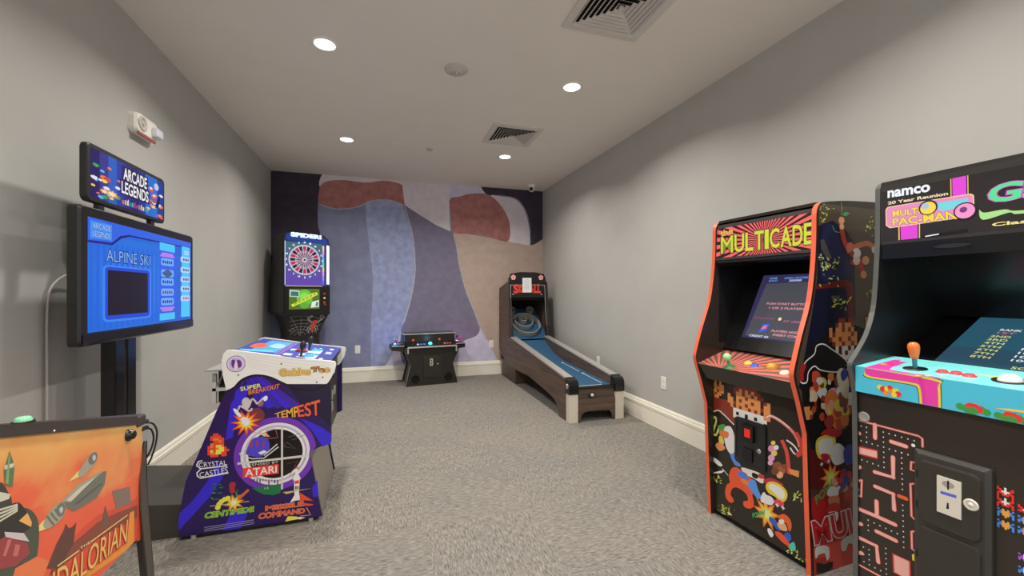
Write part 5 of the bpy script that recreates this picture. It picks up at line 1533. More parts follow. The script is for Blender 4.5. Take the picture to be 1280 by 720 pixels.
# pink cluster and brown curl near the lock
for x, y, r, cc in ((400, 45, 18, (236, 130, 180)), (415, 70, 16, (226, 190, 90)), (400, 95, 18, (236, 150, 190)), (425, 40, 14, (240, 220, 220)), (395, 120, 14, (238, 160, 190)), (410, 15, 12, (230, 200, 90)), (432, 140, 26, (130, 76, 48)), (455, 160, 22, (150, 90, 60)), (445, 185, 18, (222, 160, 120)), (420, 165, 20, (110, 62, 42)), (470, 140, 14, (120, 70, 48))):
    fa(7, mat(cc, .3), m7(*[(x + r * math.cos(i * .7), y + r * math.sin(i * .7)) for i in range(9)]), 2)
fa(6, PORG, m7((490, 150), (548, 165), (545, 198), (500, 180)))
# goggle ring with white glove, crimson bits
fa(8, mat((170, 40, 60), .3), m7((360, 210), (400, 200), (450, 225), (465, 240), (430, 235), (370, 230)), 3)
fa(9, mat((216, 190, 60), .3), m7((370, 245), (385, 222), (420, 222), (460, 245), (485, 280), (478, 318), (450, 330), (420, 300), (385, 280)), 3); fa(10, PWH, m7((385, 248), (400, 232), (430, 240), (455, 258), (472, 285), (465, 312), (440, 305), (410, 275)), 3)
fa(10, mat((226, 222, 222), .3), m7((345, 300), (360, 275), (375, 290), (400, 300), (415, 325), (400, 345), (365, 335), (345, 325)), 3)
fa(9, mat((214, 60, 90), .3), m7((415, 320), (440, 315), (468, 335), (460, 350), (435, 345), (420, 340)), 2)
for x, y in ((432, 345), (462, 358)): b.flat(f0, starp(*f0.uv(*m7((x, y))[0]), .012, .006, 4), 12, PWH)
# burst with lettering, small tumbling shapes
c0 = f0.uv(*m7((375, 390))[0])
for i, (r_, cc) in enumerate(((.082, (226, 96, 40)), (.062, (240, 180, 60)), (.034, (248, 230, 140)))): b.flat(f0, starp(c0[0], c0[1], r_, r_ * .5, 9, .3), 6 + i, mat(cc, .3))
b.text(f0, 'POWW', m7((300, 388), (365, 370), (367, 400), (303, 412)), 12, mat((64, 150, 80), .3), .05)
for pts, cc in ((((440, 400), (470, 392), (500, 420), (508, 460), (495, 485), (480, 440), (445, 425)), (232, 92, 52)), (((395, 405), (425, 430), (455, 470), (440, 480), (410, 450), (388, 425)), (48, 90, 180)), (((430, 440), (470, 440), (485, 480), (450, 475)), (232, 160, 110)), (((475, 490), (500, 495), (505, 530), (480, 535), (465, 515)), (40, 90, 190)), (((420, 485), (450, 490), (490, 535), (500, 560), (470, 550), (430, 510)), (226, 80, 48)), (((380, 470), (395, 470), (412, 500), (400, 515), (385, 495)), (230, 226, 214)), (((500, 550), (520, 540), (530, 575), (515, 588), (498, 570)), (70, 190, 170)), (((440, 425), (462, 420), (468, 440), (445, 445)), (232, 216, 200))):
    fa(9, mat(cc, .3), m7(*pts), 3)
for x, y, n, r in ((889, 572, 0, 3), (897, 600, 12, 3.5), (906, 640, 22, 5), (996, 620, 14, 4.5), (990, 692, 16, 5), (999, 702, 12, 5), (905, 636, 10, 3)):
    leaves(f0, x, y, n, r, 6, ks)
for pts in (((85, 90), (110, 100), (140, 130), (130, 140), (100, 118)), ((90, 175), (120, 165), (150, 160), (135, 175))): fa(6, PWH, m7(*pts), 3)
b.stroke(f0, f0.px(m7((140, 150), (172, 188))), .004, 6, PWH)
b.build('front_panel', t)
# coin door
dq = f0.px(Zm(850, 440, 2.572)((178, 205), (272, 232), (285, 388), (188, 358)))
dx0, dx1 = dq[0][0] + .003, (dq[1][0] + dq[2][0]) / 2; dz0, dz1 = (dq[2][1] + dq[3][1]) / 2, (dq[0][1] + dq[1][1]) / 2
b = MB()
b.loft([[f0.p(u, v, h) for u, v in rrect(dx0 + s_, dz0 + s_, dx1 - s_, dz1 - s_, .02)] for s_, h in ((0, 0.0), (0, .010), (.012, .012), (.014, .008))], mat((30, 30, 31), .35)); cd = b.build('coin_door', t)
def fbox(fc_, u0, u1, v0, v1, h0, h1, m, bv=0):
    b = MB(); b.loft([[fc_.p(u, v, h) for u, v in ((u0, v0), (u1, v0), (u1, v1), (u0, v1))] for h in (h0, h1)], m); return b
cxm = (dx0 + dx1) / 2
fbox(f0, cxm - .035, cxm + .03, dz1 - .11, dz1 - .025, .008, .022, BLACKG).build('coin_slot', cd)
fbox(f0, cxm - .016, cxm + .016, dz1 - .088, dz1 - .045, .022, .027, mat((226, 40, 36), .2, emit=.8)).build('slot_button', cd)
fbox(f0, cxm - .035, cxm + .02, dz0 + .03, dz0 + .095, .008, .016, BLACKG).build('coin_return', cd)
b = MB(); b.lathe(f0.p(dx1 - .035, (dz0 + dz1) / 2 - .02, .008), f0.n, [(.013, 0), (.013, .006), (.004, .007), (.001, .005)], CHROME, 18); b.build('lock', cd)
# control panel: lip and sunburst top
b = MB()
zc0, zc1 = .885, .955
b.prism([Vector((ST, -.100, zc0)), Vector((ST, .12, zc1)), Vector((ST, .12, zc1 - .06)), Vector((ST, -.055, .80))], (WID - 2 * ST, 0, 0), SBLK)
fcp = Face(M, (ST, -.100, zc0), (1, 0, 0), (0, .22, zc1 - zc0))
CW, CD = WID - 2 * ST, math.hypot(.22, zc1 - zc0)
def rays(fc_, rect, c0, n, R_, lay, m, a0=0.0, duty=.5):
    for k in range(n):
        a = a0 + 2 * math.pi * k / n; da = math.pi / n * duty * 2 / 2
        q = clip([(c0[0] + .004 * math.cos(a), c0[1] + .004 * math.sin(a)), (c0[0] + R_ * math.cos(a - da), c0[1] + R_ * math.sin(a - da)), (c0[0] + R_ * math.cos(a + da), c0[1] + R_ * math.sin(a + da))], rect)
        if len(q) > 2: b.flat(fc_, q, lay, m)
CR = [(0.0, 0.002), (CW, 0.002), (CW, CD), (0, CD)]
b.flat(fcp, CR, 1, mat((104, 86, 76), .3))
rays(fcp, CR, (.17, -.02), 36, 1.0, 2, mat((226, 104, 92), .3), .04)
cpn = b.build('control_panel', t)
jq = fcp.uv(912, 459)
b = MB(); o = fcp.p(*jq); JG = mat((150, 200, 140), .25)
b.lathe(o, fcp.n, [(.028, 0), (.028, .003), (.008, .005), (.007, .045)], mat((60, 130, 80), .3), 20); b.ball(o + fcp.n * .058, .021, JG, 18); b.build('joystick', cpn)
for (x, y), c_, r in (((935, 454), (236, 190, 70), .015), ((943, 457), (50, 90, 200), .015), ((981, 466), (224, 216, 190), .017), ((1001, 460), (226, 216, 180), .013)):
    u, v = fcp.uv(x, y)
    if 0.01 < u < CW - .01: btn(fcp, u, v, r, mat(c_, .25), cpn)
u, v = fcp.uv(965, 459)
b = MB(); b.lathe(fcp.p(u, v), fcp.n, [(.036, 0), (.036, .003), (.028, .004), (.028, .002)], mat((150, 100, 40), .35), 24); b.ball(fcp.p(u, v, -.004), .026, mat((206, 150, 60), .2), 18); b.build('trackball', cpn)
# monitor set deep between the sides
fm = Face(M, (0, .13, 1.043), (1, 0, 0), (0, .17, .345))
b = MB(); b.panel(fm, [(ST, -.085), (WID - ST, -.085), (WID - ST, .49), (ST, .49)], .012, BLACKG, MATT)
mon = b.build('monitor_bezel', t)
b = MB()
SE = .8
m5 = Zm(860, 330, 5.144)
u0, v1_ = fm.uv(*m5((470, 75))[0]); u0b, v0_ = fm.uv(*m5((362, 470))[0])
ul = (u0 + u0b) / 2; ur = WID - ul + .02
def N(u, v): return (ul + u * (ur - ul), v0_ + v * (v1_ - v0_))
b.flat(fm, [N(0, 0), N(1, 0), N(1, 1), N(0, 1)], 2, mat((58, 52, 92), .12, emit=SE))
b.flat(fm, [N(.05, .03), N(.98, .01), N(1, .88), N(.10, .86)], 3, mat((82, 82, 92), .12, emit=SE))
PT = mat((226, 150, 160), .2, emit=.9); WT = mat((205, 215, 240), .2, emit=.9); BT = mat((100, 160, 235), .2, emit=.9)
def mt_(s_, u0, u1, v0, v1, m): b.text(fm, s_, [N(u0, v1), N(u1, v1), N(u1, v0), N(u0, v0)], 6, m, .02, uv=True)
for s_, u0_, u1_, v_, m_ in (('ONE', .12, .24, .95, BT), ('SOLO', .12, .26, .91, BT), ('HIGH SCORE', .36, .70, .945, BT), ('20000', .44, .62, .905, WT), ('TWO', .80, .92, .93, BT), ('PUSH START BUTTON', .22, .84, .545, PT), ('1 OR 2 PLAYERS', .28, .80, .48, PT), ('BONUS ROUND', .10, .42, .315, mat((150, 80, 120), .2, emit=.8)), ('AT 10000 PTS', .56, .96, .29, mat((180, 110, 150), .2, emit=.8)), ('PLAYERS ADD TO', .44, .92, .14, PT), ('INSERT COIN', .48, .84, .085, PT), ('CREDIT 00', .12, .42, .04, WT)):
    mt_(s_, u0_, u1_, v_ - .018, v_ + .012, m_)
b.flat(fm, [N(.24, .09), N(.36, .13), N(.38, .24), N(.28, .22)], 5, mat((60, 90, 220), .2, emit=.9)); b.flat(fm, [N(.27, .14), N(.34, .16), N(.35, .21), N(.29, .20)], 6, mat((230, 120, 130), .2, emit=.9))
b.flat(fm, [N(u, v) for u, v in circ(.50, .315, .025, 12)], 5, mat((236, 226, 150), .2, emit=.9)); b.flat(fm, [N(u, v) for u, v in circ(.84, .05, .025, 12)], 5, mat((230, 110, 120), .2, emit=.9)); b.flat(fm, [N(u, v) for u, v in circ(.93, .045, .02, 12)], 5, mat((210, 150, 190), .2, emit=.9))
b.build('screen', mon)
b = MB(); b.box(ST, WID - ST, .036, .40, 1.462, 1.475, INNER); b.build('speaker_panel', t)
# marquee
fmq = Face(M, (0, .034, 1.478), (1, 0, 0), (0, .012, .19))
b = MB(); b.panel(fmq, [(ST, 0), (WID - ST, 0), (WID - ST, .205), (ST, .205)], .03, mat((52, 48, 46), .4), BLACK)
MR = [(ST + .004, .014), (WID - ST - .002, .014), (WID - ST - .002, .185), (ST + .004, .185)]
b.flat(fmq, MR, 2, mat((58, 20, 28), .25, emit=.5))
mz = Zm(880, 240, 5.818)
c0 = fmq.uv(*mz((440, 345))[0])
rays(fmq, MR, c0, 44, .6, 3, mat((242, 104, 104), .25, emit=.8), .03, .55)
q = mz((125, 330), (800, 222), (800, 372), (125, 448))
for i_, ch in enumerate('MULTICADE'):
    cw_ = (.15, .12, .10, .115, .052, .12, .13, .125, .105)
    x0_ = sum(cw_[:i_]) / sum(cw_); x1_ = x0_ + (cw_[i_] - .020) / sum(cw_)
    def along(f_): return [(q[0][0] + (q[1][0] - q[0][0]) * f_, q[0][1] + (q[1][1] - q[0][1]) * f_), (q[3][0] + (q[2][0] - q[3][0]) * f_, q[3][1] + (q[2][1] - q[3][1]) * f_)]
    (ta, ba), (tb_, bb_) = along(x0_), along(x1_)
    for l_, m_, o_ in ((5, mat((50, 40, 20), .25), .05), (7, mat((150, 160, 60), .25, emit=.6), .03 if ch != 'M' else .02), (9, mat((206, 210, 66), .25, emit=.85), .015 if ch != 'M' else .0)):
        b.text(fmq, ch, [ta, tb_, bb_, ba], l_, m_, o_)
b.text(fmq, 'the', mz((120, 285), (205, 258), (210, 300), (125, 325)), 9, mat((226, 190, 90), .25, emit=.7), .03)
b.build('marquee', t)
b = MB()
b.box(ST, WID - ST, .59, .615, .02, 1.72, MATT); b.box(ST, WID - ST, .06, .60, 1.695, 1.71, SBLK)
b.build('rear_shell', t)
b = MB(); b.box(ST, WID - ST, .03, .58, 0.004, .03, MATT); b.build('plinth', t)

# ------------------------------------------------------------------ upright cabinet in the right foreground
A1 = Vector((1.80, 1.18, 0)); aa = math.radians(2)
M = frame(A1, (math.sin(aa), -math.cos(aa), 0))
WID = .66
t = thing('upright_arcade_cabinet', 'black upright arcade cabinet with pink maze front and cyan control panel at the right edge', 'arcade machine', M)
prof = [(-.016, 0), (-.016, .55), (-.022, .88)] + sweep([(-.032, .945), (-.046, .985), (-.049, 1.015), (-.018, 1.048), (.045, 1.122), (.085, 1.212), (.102, 1.31), (.117, 1.50), (.119, 1.69), (.124, 1.718), (.145, 1.736), (.18, 1.739)], 3) + [(.67, 1.739), (.67, 0)]
TMG = mat((84, 86, 84), .3, .2)
for u0 in (0, WID - .018):
    b = MB(); b.prism([Vector((u0, w, zz)) for w, zz in prof], (.018, 0, 0), mat((26, 25, 25), .3), TMG)
    b.build('side_panel', t)
ST = .018
f1 = Face(M, (0, -.008, 0), (1, 0, 0), (0, 0, 1))
b = MB()
SB2 = mat((46, 40, 34), .22)
b.panel(f1, [(ST, .03), (WID - ST, .03), (WID - ST, .90), (ST, .90)], .02, SB2)
n5, n6, n7 = Zm(1055, 490, 6), Zm(1055, 600, 6), Zm(1130, 550, 4.233)
PK = mat((240, 160, 152), .3); PKE = mat((178, 52, 44), .3); DOT = mat((236, 226, 214), .3)
FRC = [(ST, .03), (WID - ST, .03), (WID - ST, .89), (ST, .89)]
def clipline(pts):
    return [(min(max(u, ST), WID - ST), max(v, .03)) for u, v in pts]
def bar(pts, w=.0125):
    q = clipline(f1.px(pts))
    for ww, l_, m in ((w + .004, 3, PKE), (w, 5, PK)):
        b.stroke(f1, q, ww, l_, m)
        for e in (q[0], q[-1]):
            b.flat(f1, circ(e[0], e[1], ww / 2, 14), l_, m)
        for e in q[1:-1]:
            b.flat(f1, circ(e[0], e[1], ww / 2, 14), l_, m)
thin = .005
bar(n5((85, 205), (210, 238), (560, 330), (588, 350), (590, 410)), thin)
bar(n5((232, 245), (234, 345))); bar(n5((355, 372), (465, 408)), .0125); bar(n5((368, 490), (370, 640), (232, 600)))
bar(n5((80, 302), (115, 310)), .0125); bar(n5((80, 552), (118, 562)), .0125)
bar(n5((532, 530), (505, 525), (502, 582), (530, 592)), thin)
bar(n5((80, 655), (125, 660)), thin)
q = f1.px(n5((85, 400), (250, 440), (252, 500), (85, 455))); b.flat(f1, clip(q, FRC), 4, PK); b.stroke(f1, clipline(q), .006, 4, PKE, True)
bar(n6((235, 48), (370, 105), (378, 222))); bar(n6((108, 215), (240, 270), (385, 335))); bar(n6((245, 160), (248, 262)))
bar(n6((245, 385), (390, 455)), .0125); bar(n6((110, 430), (245, 495), (258, 615))); bar(n6((95, 318), (130, 330)), .0125); bar(n6((95, 535), (135, 548)), .0125)
bar(n6((135, 0), (130, 125), (95, 110)), thin); bar(n6((520, 28), (500, 30), (508, 270), (528, 292)), thin); bar(n6((525, 385), (508, 388), (512, 515), (530, 530)), thin); bar(n6((95, 625), (260, 715), (420, 800)), thin)
q = f1.px(n6((368, 552), (495, 610), (500, 760), (375, 690))); b.flat(f1, clip(q, FRC), 4, PK); b.stroke(f1, clipline(q), .006, 4, PKE, True)
def dots(zf, x0, y0, x1, y1, n):
    for k in range(n):
        f_ = k / max(1, n - 1); u, v = f1.uv(*zf((x0 + (x1 - x0) * f_, y0 + (y1 - y0) * f_))[0])
        b.flat(f1, [(u - .0018, v - .0022), (u + .0018, v - .0022), (u + .0018, v + .0022), (u - .0018, v + .0022)], 6, DOT) if u > ST + .003 else None
dots(n5, 170, 265, 172, 375, 4); dots(n5, 130, 255, 130, 255, 1); dots(n5, 297, 300, 302, 565, 8); dots(n5, 340, 313, 528, 365, 5); dots(n5, 130, 365, 255, 402, 4); dots(n5, 342, 428, 482, 470, 4)
dots(n5, 135, 508, 260, 552, 4); dots(n5, 433, 455, 440, 692, 7); dots(n6, 440, 30, 440, 70, 2); dots(n6, 443, 188, 450, 505, 9); dots(n6, 183, 300, 185, 378, 3); dots(n6, 228, 322, 402, 402, 5); dots(n6, 148, 502, 152, 612, 3); dots(n6, 190, 522, 192, 635, 4); dots(n6, 315, 512, 320, 705, 6); dots(n6, 235, 658, 278, 680, 2)
b.flat(f1, circ(*f1.uv(*n5((522, 400))[0]), .006, 14), 7, DOT)
b.flat(f1, rrect(*[min(a_, c_) for a_, c_ in zip(f1.uv(*n6((400, 100))[0]), f1.uv(*n6((485, 160))[0]))], *[max(a_, c_) for a_, c_ in zip(f1.uv(*n6((400, 100))[0]), f1.uv(*n6((485, 160))[0]))], .006), 7, mat((232, 92, 44), .3))
b.flat(f1, f1.px(n6((512, 560), (535, 548), (540, 612), (515, 600))), 7, mat((222, 196, 60), .3))
b.flat(f1, f1.px(n6((100, 60), (118, 66), (112, 105), (100, 100))), 6, mat((70, 190, 170), .3))
# pixel bugs, plain clusters
PR = {'R': mat((206, 50, 44), .3), 'W': mat((224, 222, 222), .3), 'B': mat((70, 130, 210), .3), 'O': mat((232, 150, 60), .3), 'P': mat((150, 80, 190), .3)}
for (x, y), rows in (((538, 280), ["R..W..R", "RR.W.RR", ".RWWWR.", "RRRWRRR", "R.RRR.R", "R.....R"]), ((538, 335), ["R..W..R", "RR.W.RR", ".RWWWR.", "RRRWRRR", "R.RRR.R", "R.....R"]), ((540, 390), ["B.O.O.B", ".BOOOB.", "BBOOOBB", "B.OOO.B", "B..O..B"]), ((540, 452), ["B.O.O.B", ".BOOOB.", "BBOOOBB", "B.OOO.B", "B..O..B"]),
                     ((652, 370), ["R..W..R", "RR.W.RR", ".RWWWR.", "RRRWRRR"]), ((652, 430), ["B.O.O.B", ".BOOOB.", "BBOOOBB", "B.OOO.B"]), ((652, 488), ["B.O.O.B", ".BOOOB.", "BBOOOBB", "B.OOO.B"]), ((655, 630), ["P.W.W.P", ".PWWWP.", "PPWWWPP", "P.PPP.P"]), ((655, 700), ["B.W.W.B", ".BWWWB.", "BBWWWBB", "B.BBB.B"])):
    c0 = f1.uv(*n7((x, y))[0]); pixels(f1, c0[0], c0[1], .0052, rows, PR, 5)
c0 = f1.uv(1080, 521)
b.build('front_panel', t)
b = MB(); b.lathe(f1.p(*c0), f1.n, [(.020, 0), (.020, .003), (.015, .005), (.013, .003), (.002, .004)], STEEL, 22); b.build('lock', t)
# coin door: raised frame with two rounded doors
cx0, cx1 = f1.uv(1148, 620)[0], f1.uv(1243, 620)[0]
dzt = f1.uv(1150, 569)[1] - .006; dzm = f1.uv(1149, 645)[1]
b = MB()
b.loft([[f1.p(u, v, h) for u, v in rrect(cx0 - .004 + s_, .06 + s_, cx1 + s_ * -1, dzt + .03 - s_, .006)] for s_, h in ((0, 0), (.0, .014), (.012, .022))], mat((52, 50, 47), .3)); cf = b.build('coin_door_frame', t)
for v0, v1 in ((dzm, dzt), (.075, dzm - .016)):
    b = MB(); b.loft([[f1.p(u, v, h) for u, v in rrect(cx0 + .014 + s_, v0 + s_, cx1 - .020 - s_, v1 - s_, .022)] for s_, h in ((-.003, .0222), (-.002, .0225), (0, .030), (.004, .0315))], mat((48, 45, 40), .28)); dr = b.build('coin_door', cf)
    for k in (.25, .75):
        bb = MB(); vv = v0 + (v1 - v0) * k; bb.cyl(f1.p(cx0 + .010, vv - .012, .026), f1.p(cx0 + .010, vv + .012, .026), .004, BLACK, 10); bb.build('hinge', dr)
    if v0 > .4:
        fq = Face(M, (0, -.008 - .0315, 0), (1, 0, 0), (0, 0, 1))
        pq = fq.px(n7((174, 185), (302, 222), (308, 422), (180, 378)))
        px0, px1 = (pq[0][0] + pq[3][0]) / 2, (pq[1][0] + pq[2][0]) / 2; pz0, pz1 = (pq[2][1] + pq[3][1]) / 2, (pq[0][1] + pq[1][1]) / 2
        PLT = mat((206, 202, 190), .35, .2)
        bb = fbox(fq, px0, px1, pz0, pz1, 0, .004, PLT); b = bb
        fq2 = Face(M, (0, -.008 - .0355, 0), (1, 0, 0), (0, 0, 1))
        pw, ph = px1 - px0, pz1 - pz0
        b.flat(fq2, circ(px0 + pw * .48, pz1 - ph * .17, pw * .26, 20, ph * .09), 1, mat((150, 140, 128), .4)); b.flat(fq2, [(px0 + pw * .44, pz1 - ph * .30), (px0 + pw * .52, pz1 - ph * .30), (px0 + pw * .52, pz1 - ph * .06), (px0 + pw * .44, pz1 - ph * .06)], 2, DARKLINE)
        b.flat(fq2, [(px0 + pw * .16, pz1 - ph * .48), (px0 + pw * .82, pz1 - ph * .46), (px0 + pw * .82, pz1 - ph * .38), (px0 + pw * .16, pz1 - ph * .40)], 1, mat((84, 92, 196), .4))
        b.flat(fq2, [(px0 + pw * .40, pz0 + ph * .16), (px0 + pw * .52, pz0 + ph * .18), (px0 + pw * .50, pz0 + ph * .34), (px0 + pw * .44, pz0 + ph * .34)], 1, DARKLINE)
        bb.build('coin_plate', dr)
        u, v = fq.uv(*n7((356, 343))[0]); bb = MB(); bb.lathe(fq.p(u, v), fq.n, [(.018, 0), (.018, .003), (.014, .005), (.012, .003), (.007, .003), (.006, .006), (.001, .006)], PLT, 22); bb.build('lock', dr)
        for u, v in ((cx0 + .012, v1 - .01),):
            pass
# cyan control panel
CYAN = mat((72, 178, 204), .3); CYT = mat((120, 214, 232), .3); MG = mat((226, 60, 156), .3); YE = mat((240, 190, 70), .3)
b = MB()
zt0, zt1, zb_ = 1.003, 1.030, .905
b.prism([Vector((ST, -.030, zb_)), Vector((ST, -.030, zt0)), Vector((ST, .20, zt1)), Vector((ST, .20, zb_))], (WID - 2 * ST, 0, 0), CYAN)
fcf = Face(M, (0, -.030, 0), (1, 0, 0), (0, 0, 1)); fct = Face(M, (0, -.030, zt0), (1, 0, 0), (0, .23, zt1 - zt0))
TD = math.hypot(.23, zt1 - zt0)
b.flat(fct, [(ST, .001), (WID - ST, .001), (WID - ST, TD), (ST, TD)], 1, CYT)
CFR = [(ST, zb_ + .001), (WID - ST, zb_ + .001), (WID - ST, zt0 - .001), (ST, zt0 - .001)]; CTR = [(ST, .001), (WID - ST, .001), (WID - ST, TD), (ST, TD)]
k4 = Zm(1050, 380, 4.8)
def band(grow, lay, m):
    q = smooth(fcf.px(k4((150, 380), (560, 455), (590, 500), (595, 640))), 4, False)
    r = smooth(fcf.px(k4((150, 420), (200, 440), (430, 475), (480, 510), (490, 640))), 4, False)
    pts = [(u + grow, v + grow) for u, v in q] + [(u - grow, v - grow) for u, v in r[::-1]]
    b.flat(fcf, clip(pts, CFR), lay, m)
band(.007, 2, DARKLINE); band(.005, 3, YE); band(-.002, 4, MG)
q = fct.px(k4((155, 385), (320, 335), (365, 335), (290, 400), (240, 392)))
b.flat(fct, clip([(u, v) for u, v in q], CTR), 2, MG)
a_, c_ = fct.uv(*k4((150, 380))[0])[0], fct.uv(*k4((570, 455))[0])[0]
b.flat(fct, clip([(a_, .0), (c_, .0), (c_, .012), (a_ + .06, .020), (a_ + .05, .16), (a_, .16)], CTR), 3, MG)
FR_ = {'R': mat((214, 50, 50), .3), 'Y': mat((240, 196, 60), .3), 'G': mat((60, 140, 60), .3), 'O': mat((236, 130, 50), .3)}
def blobs(fc_, pts, lay):
    for x, y, r, ch in pts:
        c0 = fc_.uv(*k4((x, y))[0]); b.flat(fc_, circ(c0[0], c0[1], r, 12), lay, FR_[ch])
blobs(fcf, ((240, 500, .010, 'Y'), (262, 512, .012, 'R'), (285, 510, .010, 'Y'), (310, 518, .012, 'O'), (335, 525, .011, 'Y'), (350, 540, .010, 'R'), (275, 535, .009, 'O'), (300, 500, .008, 'R'), (325, 545, .009, 'Y')), 6)
for cxp, cyp in ((800, 625), (1030, 680)):
    for dx, dy, r, ch in ((-40, 0, .012, 'G'), (-80, -12, .010, 'G'), (45, 10, .012, 'G'), (80, 25, .010, 'G'), (-15, -8, .013, 'R'), (10, -2, .013, 'R'), (30, 8, .012, 'R'), (0, 16, .012, 'G'), (-25, 14, .011, 'G')):
        c0 = fcf.uv(*k4((cxp + dx, cyp + dy))[0]); b.flat(fcf, clip(circ(c0[0], c0[1], r, 10), CFR), 6, FR_[ch])
b.flat(fcf, clip(fcf.px(k4((930, 625), (1010, 628), (1110, 640), (1110, 655), (1000, 640))), CFR), 6, YE)
b.flat(fct, clip(fct.px(k4((790, 420), (960, 435), (1010, 425), (960, 445), (850, 430))), CTR), 5, mat((206, 210, 110), .3))
blobs(fct, ((260, 362, .009, 'Y'), (285, 368, .008, 'O'), (470, 432, .008, 'Y'), (500, 428, .008, 'R'), (525, 432, .008, 'Y')), 6)
cp2 = b.build('control_panel', t)
u, v = fct.uv(1144, 461)
b = MB(); o = fct.p(u, v); n = fct.n
b.lathe(o, n, [(.034, 0), (.034, .002), (.008, .004)], BLACK, 24); b.lathe(o, n, [(.007, .003), (.007, .04)], mat((40, 110, 130), .3), 14)
b.lathe(o, n, [(.006, .036), (.011, .040), (.0155, .062), (.0175, .078), (.016, .090), (.010, .097), (.001, .099)], mat((240, 112, 52), .3), 22); b.build('joystick', cp2)
for x, y in ((1178, 465.5), (1195.5, 467.5), (1212, 470.5)):
    u, v = fct.uv(x, y); btn(fct, u, v, .0135, mat((206, 66, 74), .25), cp2)
u, v = fct.uv(1263, 476.5)
b = MB(); b.lathe(fct.p(u, v), n, [(.040, 0), (.040, .003), (.032, .004), (.032, .002)], BLACK, 26); b.ball(fct.p(u, v, -.004), .029, mat((226, 222, 214), .15), 22); b.build('trackball', cp2)
for k in range(3):
    btn(fct, .42 + k * .045 + .03, .10, .0135, mat((206, 66, 74), .25), cp2)
# reclined screen and dark hood
fm = Face(M, (0, .20, 1.012), (1, 0, 0), (0, .36, .185))
b = MB(); b.panel(fm, [(ST, 0), (WID - ST, 0), (WID - ST, .42), (ST, .42)], .012, BLACKG, MATT); mon = b.build('monitor_bezel', t)
b = MB()
p0 = fm.uv(1165, 453); p1 = fm.uv(1227, 396)
ul = (p0[0] + p1[0]) / 2; ur = WID - ul + .01; v0_, v1_ = p0[1], p1[1]
b.flat(fm, [N(0, 0), N(1, 0), N(1, 1), N(0, 1)], 2, mat((46, 92, 112), .1, emit=.8))
b.flat(fm, [N(0, 0), N(1, 0), N(1, .35), N(0, .35)], 3, mat((50, 82, 100), .1, emit=.8))
YT = mat((214, 214, 120), .2, emit=.95); WT2 = mat((222, 230, 230), .2, emit=.95); RT = mat((214, 96, 110), .2, emit=.95)
def nt(s_, u0, u1, v, h, m): b.text(fm, s_, [N(u0, v + h), N(u1, v + h), N(u1, v), N(u0, v)], 6, m, .015, uv=True)
nt('1ST', .42, .50, .92, .035, WT2); nt('00', .46, .50, .87, .035, WT2); nt('GAME', .58, .74, .88, .05, YT)
nt('RANK', .22, .36, .72, .04, WT2); nt('SCORE', .48, .66, .72, .04, WT2); nt('1ST', .22, .34, .66, .035, RT); nt('100000', .46, .68, .66, .035, RT)
for k, nm in enumerate(('2ND', '3RD', '4TH', '5TH', '6TH', '7TH', '8TH')):
    v = .585 - k * .068; nt(nm, .20, .33, v, .038, YT); nt('10000', .46, .66, v, .038, WT2); nt('AAA', .78, .90, v, .038, WT2)
nt('SCENE', .50, .72, .05, .04, YT)
b.build('screen', mon)
b = MB()
HOOD = mat((22, 22, 24), .2)
b.prism([Vector((ST, .535, 1.19)), Vector((ST, .42, 1.47)), Vector((ST, .43, 1.475)), Vector((ST, .55, 1.2))], (WID - 2 * ST, 0, 0), HOOD)
b.box(ST, WID - ST, .135, .43, 1.470, 1.482, BLACKG)
b.build('hood', t)
fsp = Face(M, (0, .12, 1.44), (1, 0, 0), (0, 0, 1))
b = MB(); b.box(ST, WID - ST, .122, .138, 1.425, 1.484, BLACKG); hb = b.build('lower_valance', t)
c0 = fsp.uv(1190, 307)
b = MB(); b.loft([[fsp.p(u, v, h) for u, v in circ(c0[0], c0[1], .05, 24, .007)] for h in (-.003, .002)], mat((36, 36, 38), .3)); b.build('speaker_slot', hb)
# marquee
fmq = Face(M, (0, .122, 1.484), (1, 0, 0), (0, 0, 1))
b = MB(); b.panel(fmq, [(ST, 0), (WID - ST, 0), (WID - ST, .235), (ST, .235)], .03, mat((46, 44, 42), .3), BLACK)
MQ = [(ST + .006, .012), (WID - ST - .004, .012), (WID - ST - .004, .212), (ST + .006, .212)]
b.flat(fmq, MQ, 2, mat((40, 37, 38), .15))
v3 = Zm(1080, 190, 5.54)
def mq_(lay, m, pts, sm=0):
    q = fmq.px(v3(*pts)); q = smooth(q, sm) if sm else q
    b.flat(fmq, clip(q, MQ), lay, m)
LY = dict(emit=.85)
MGL = mat((222, 72, 212), .25, **LY); YL = mat((240, 206, 96), .25, **LY)
for pts, m, l_ in ((((598, 170), (722, 150), (724, 300), (600, 320)), YL, 3), (((605, 170), (716, 150), (718, 300), (607, 320)), mat((30, 26, 30), .25), 4), (((612, 168), (708, 152), (710, 300), (614, 320)), MGL, 5),
                   (((238, 500), (388, 480), (388, 620), (240, 640)), YL, 3), (((246, 500), (381, 480), (381, 620), (248, 640)), mat((30, 26, 30), .25), 4), (((254, 500), (372, 480), (372, 620), (256, 640)), MGL, 5)):
    mq_(l_, m, pts)
BN = ((150, 400), (165, 380), (740, 288), (762, 298), (768, 425), (750, 445), (180, 528), (152, 510))
mq_(7, mat((244, 206, 150), .25, **LY), BN)
bq = fmq.px(v3(*BN)); cq = (sum(p[0] for p in bq) / 8, sum(p[1] for p in bq) / 8)
b.flat(fmq, [(cq[0] + (p[0] - cq[0]) * .975, cq[1] + (p[1] - cq[1]) * .93) for p in bq], 8, mat((226, 140, 190), .25, **LY))
mq_(9, mat((120, 210, 220), .25, **LY), ((500, 355), (720, 318), (725, 350), (640, 385), (560, 410), (520, 400)))
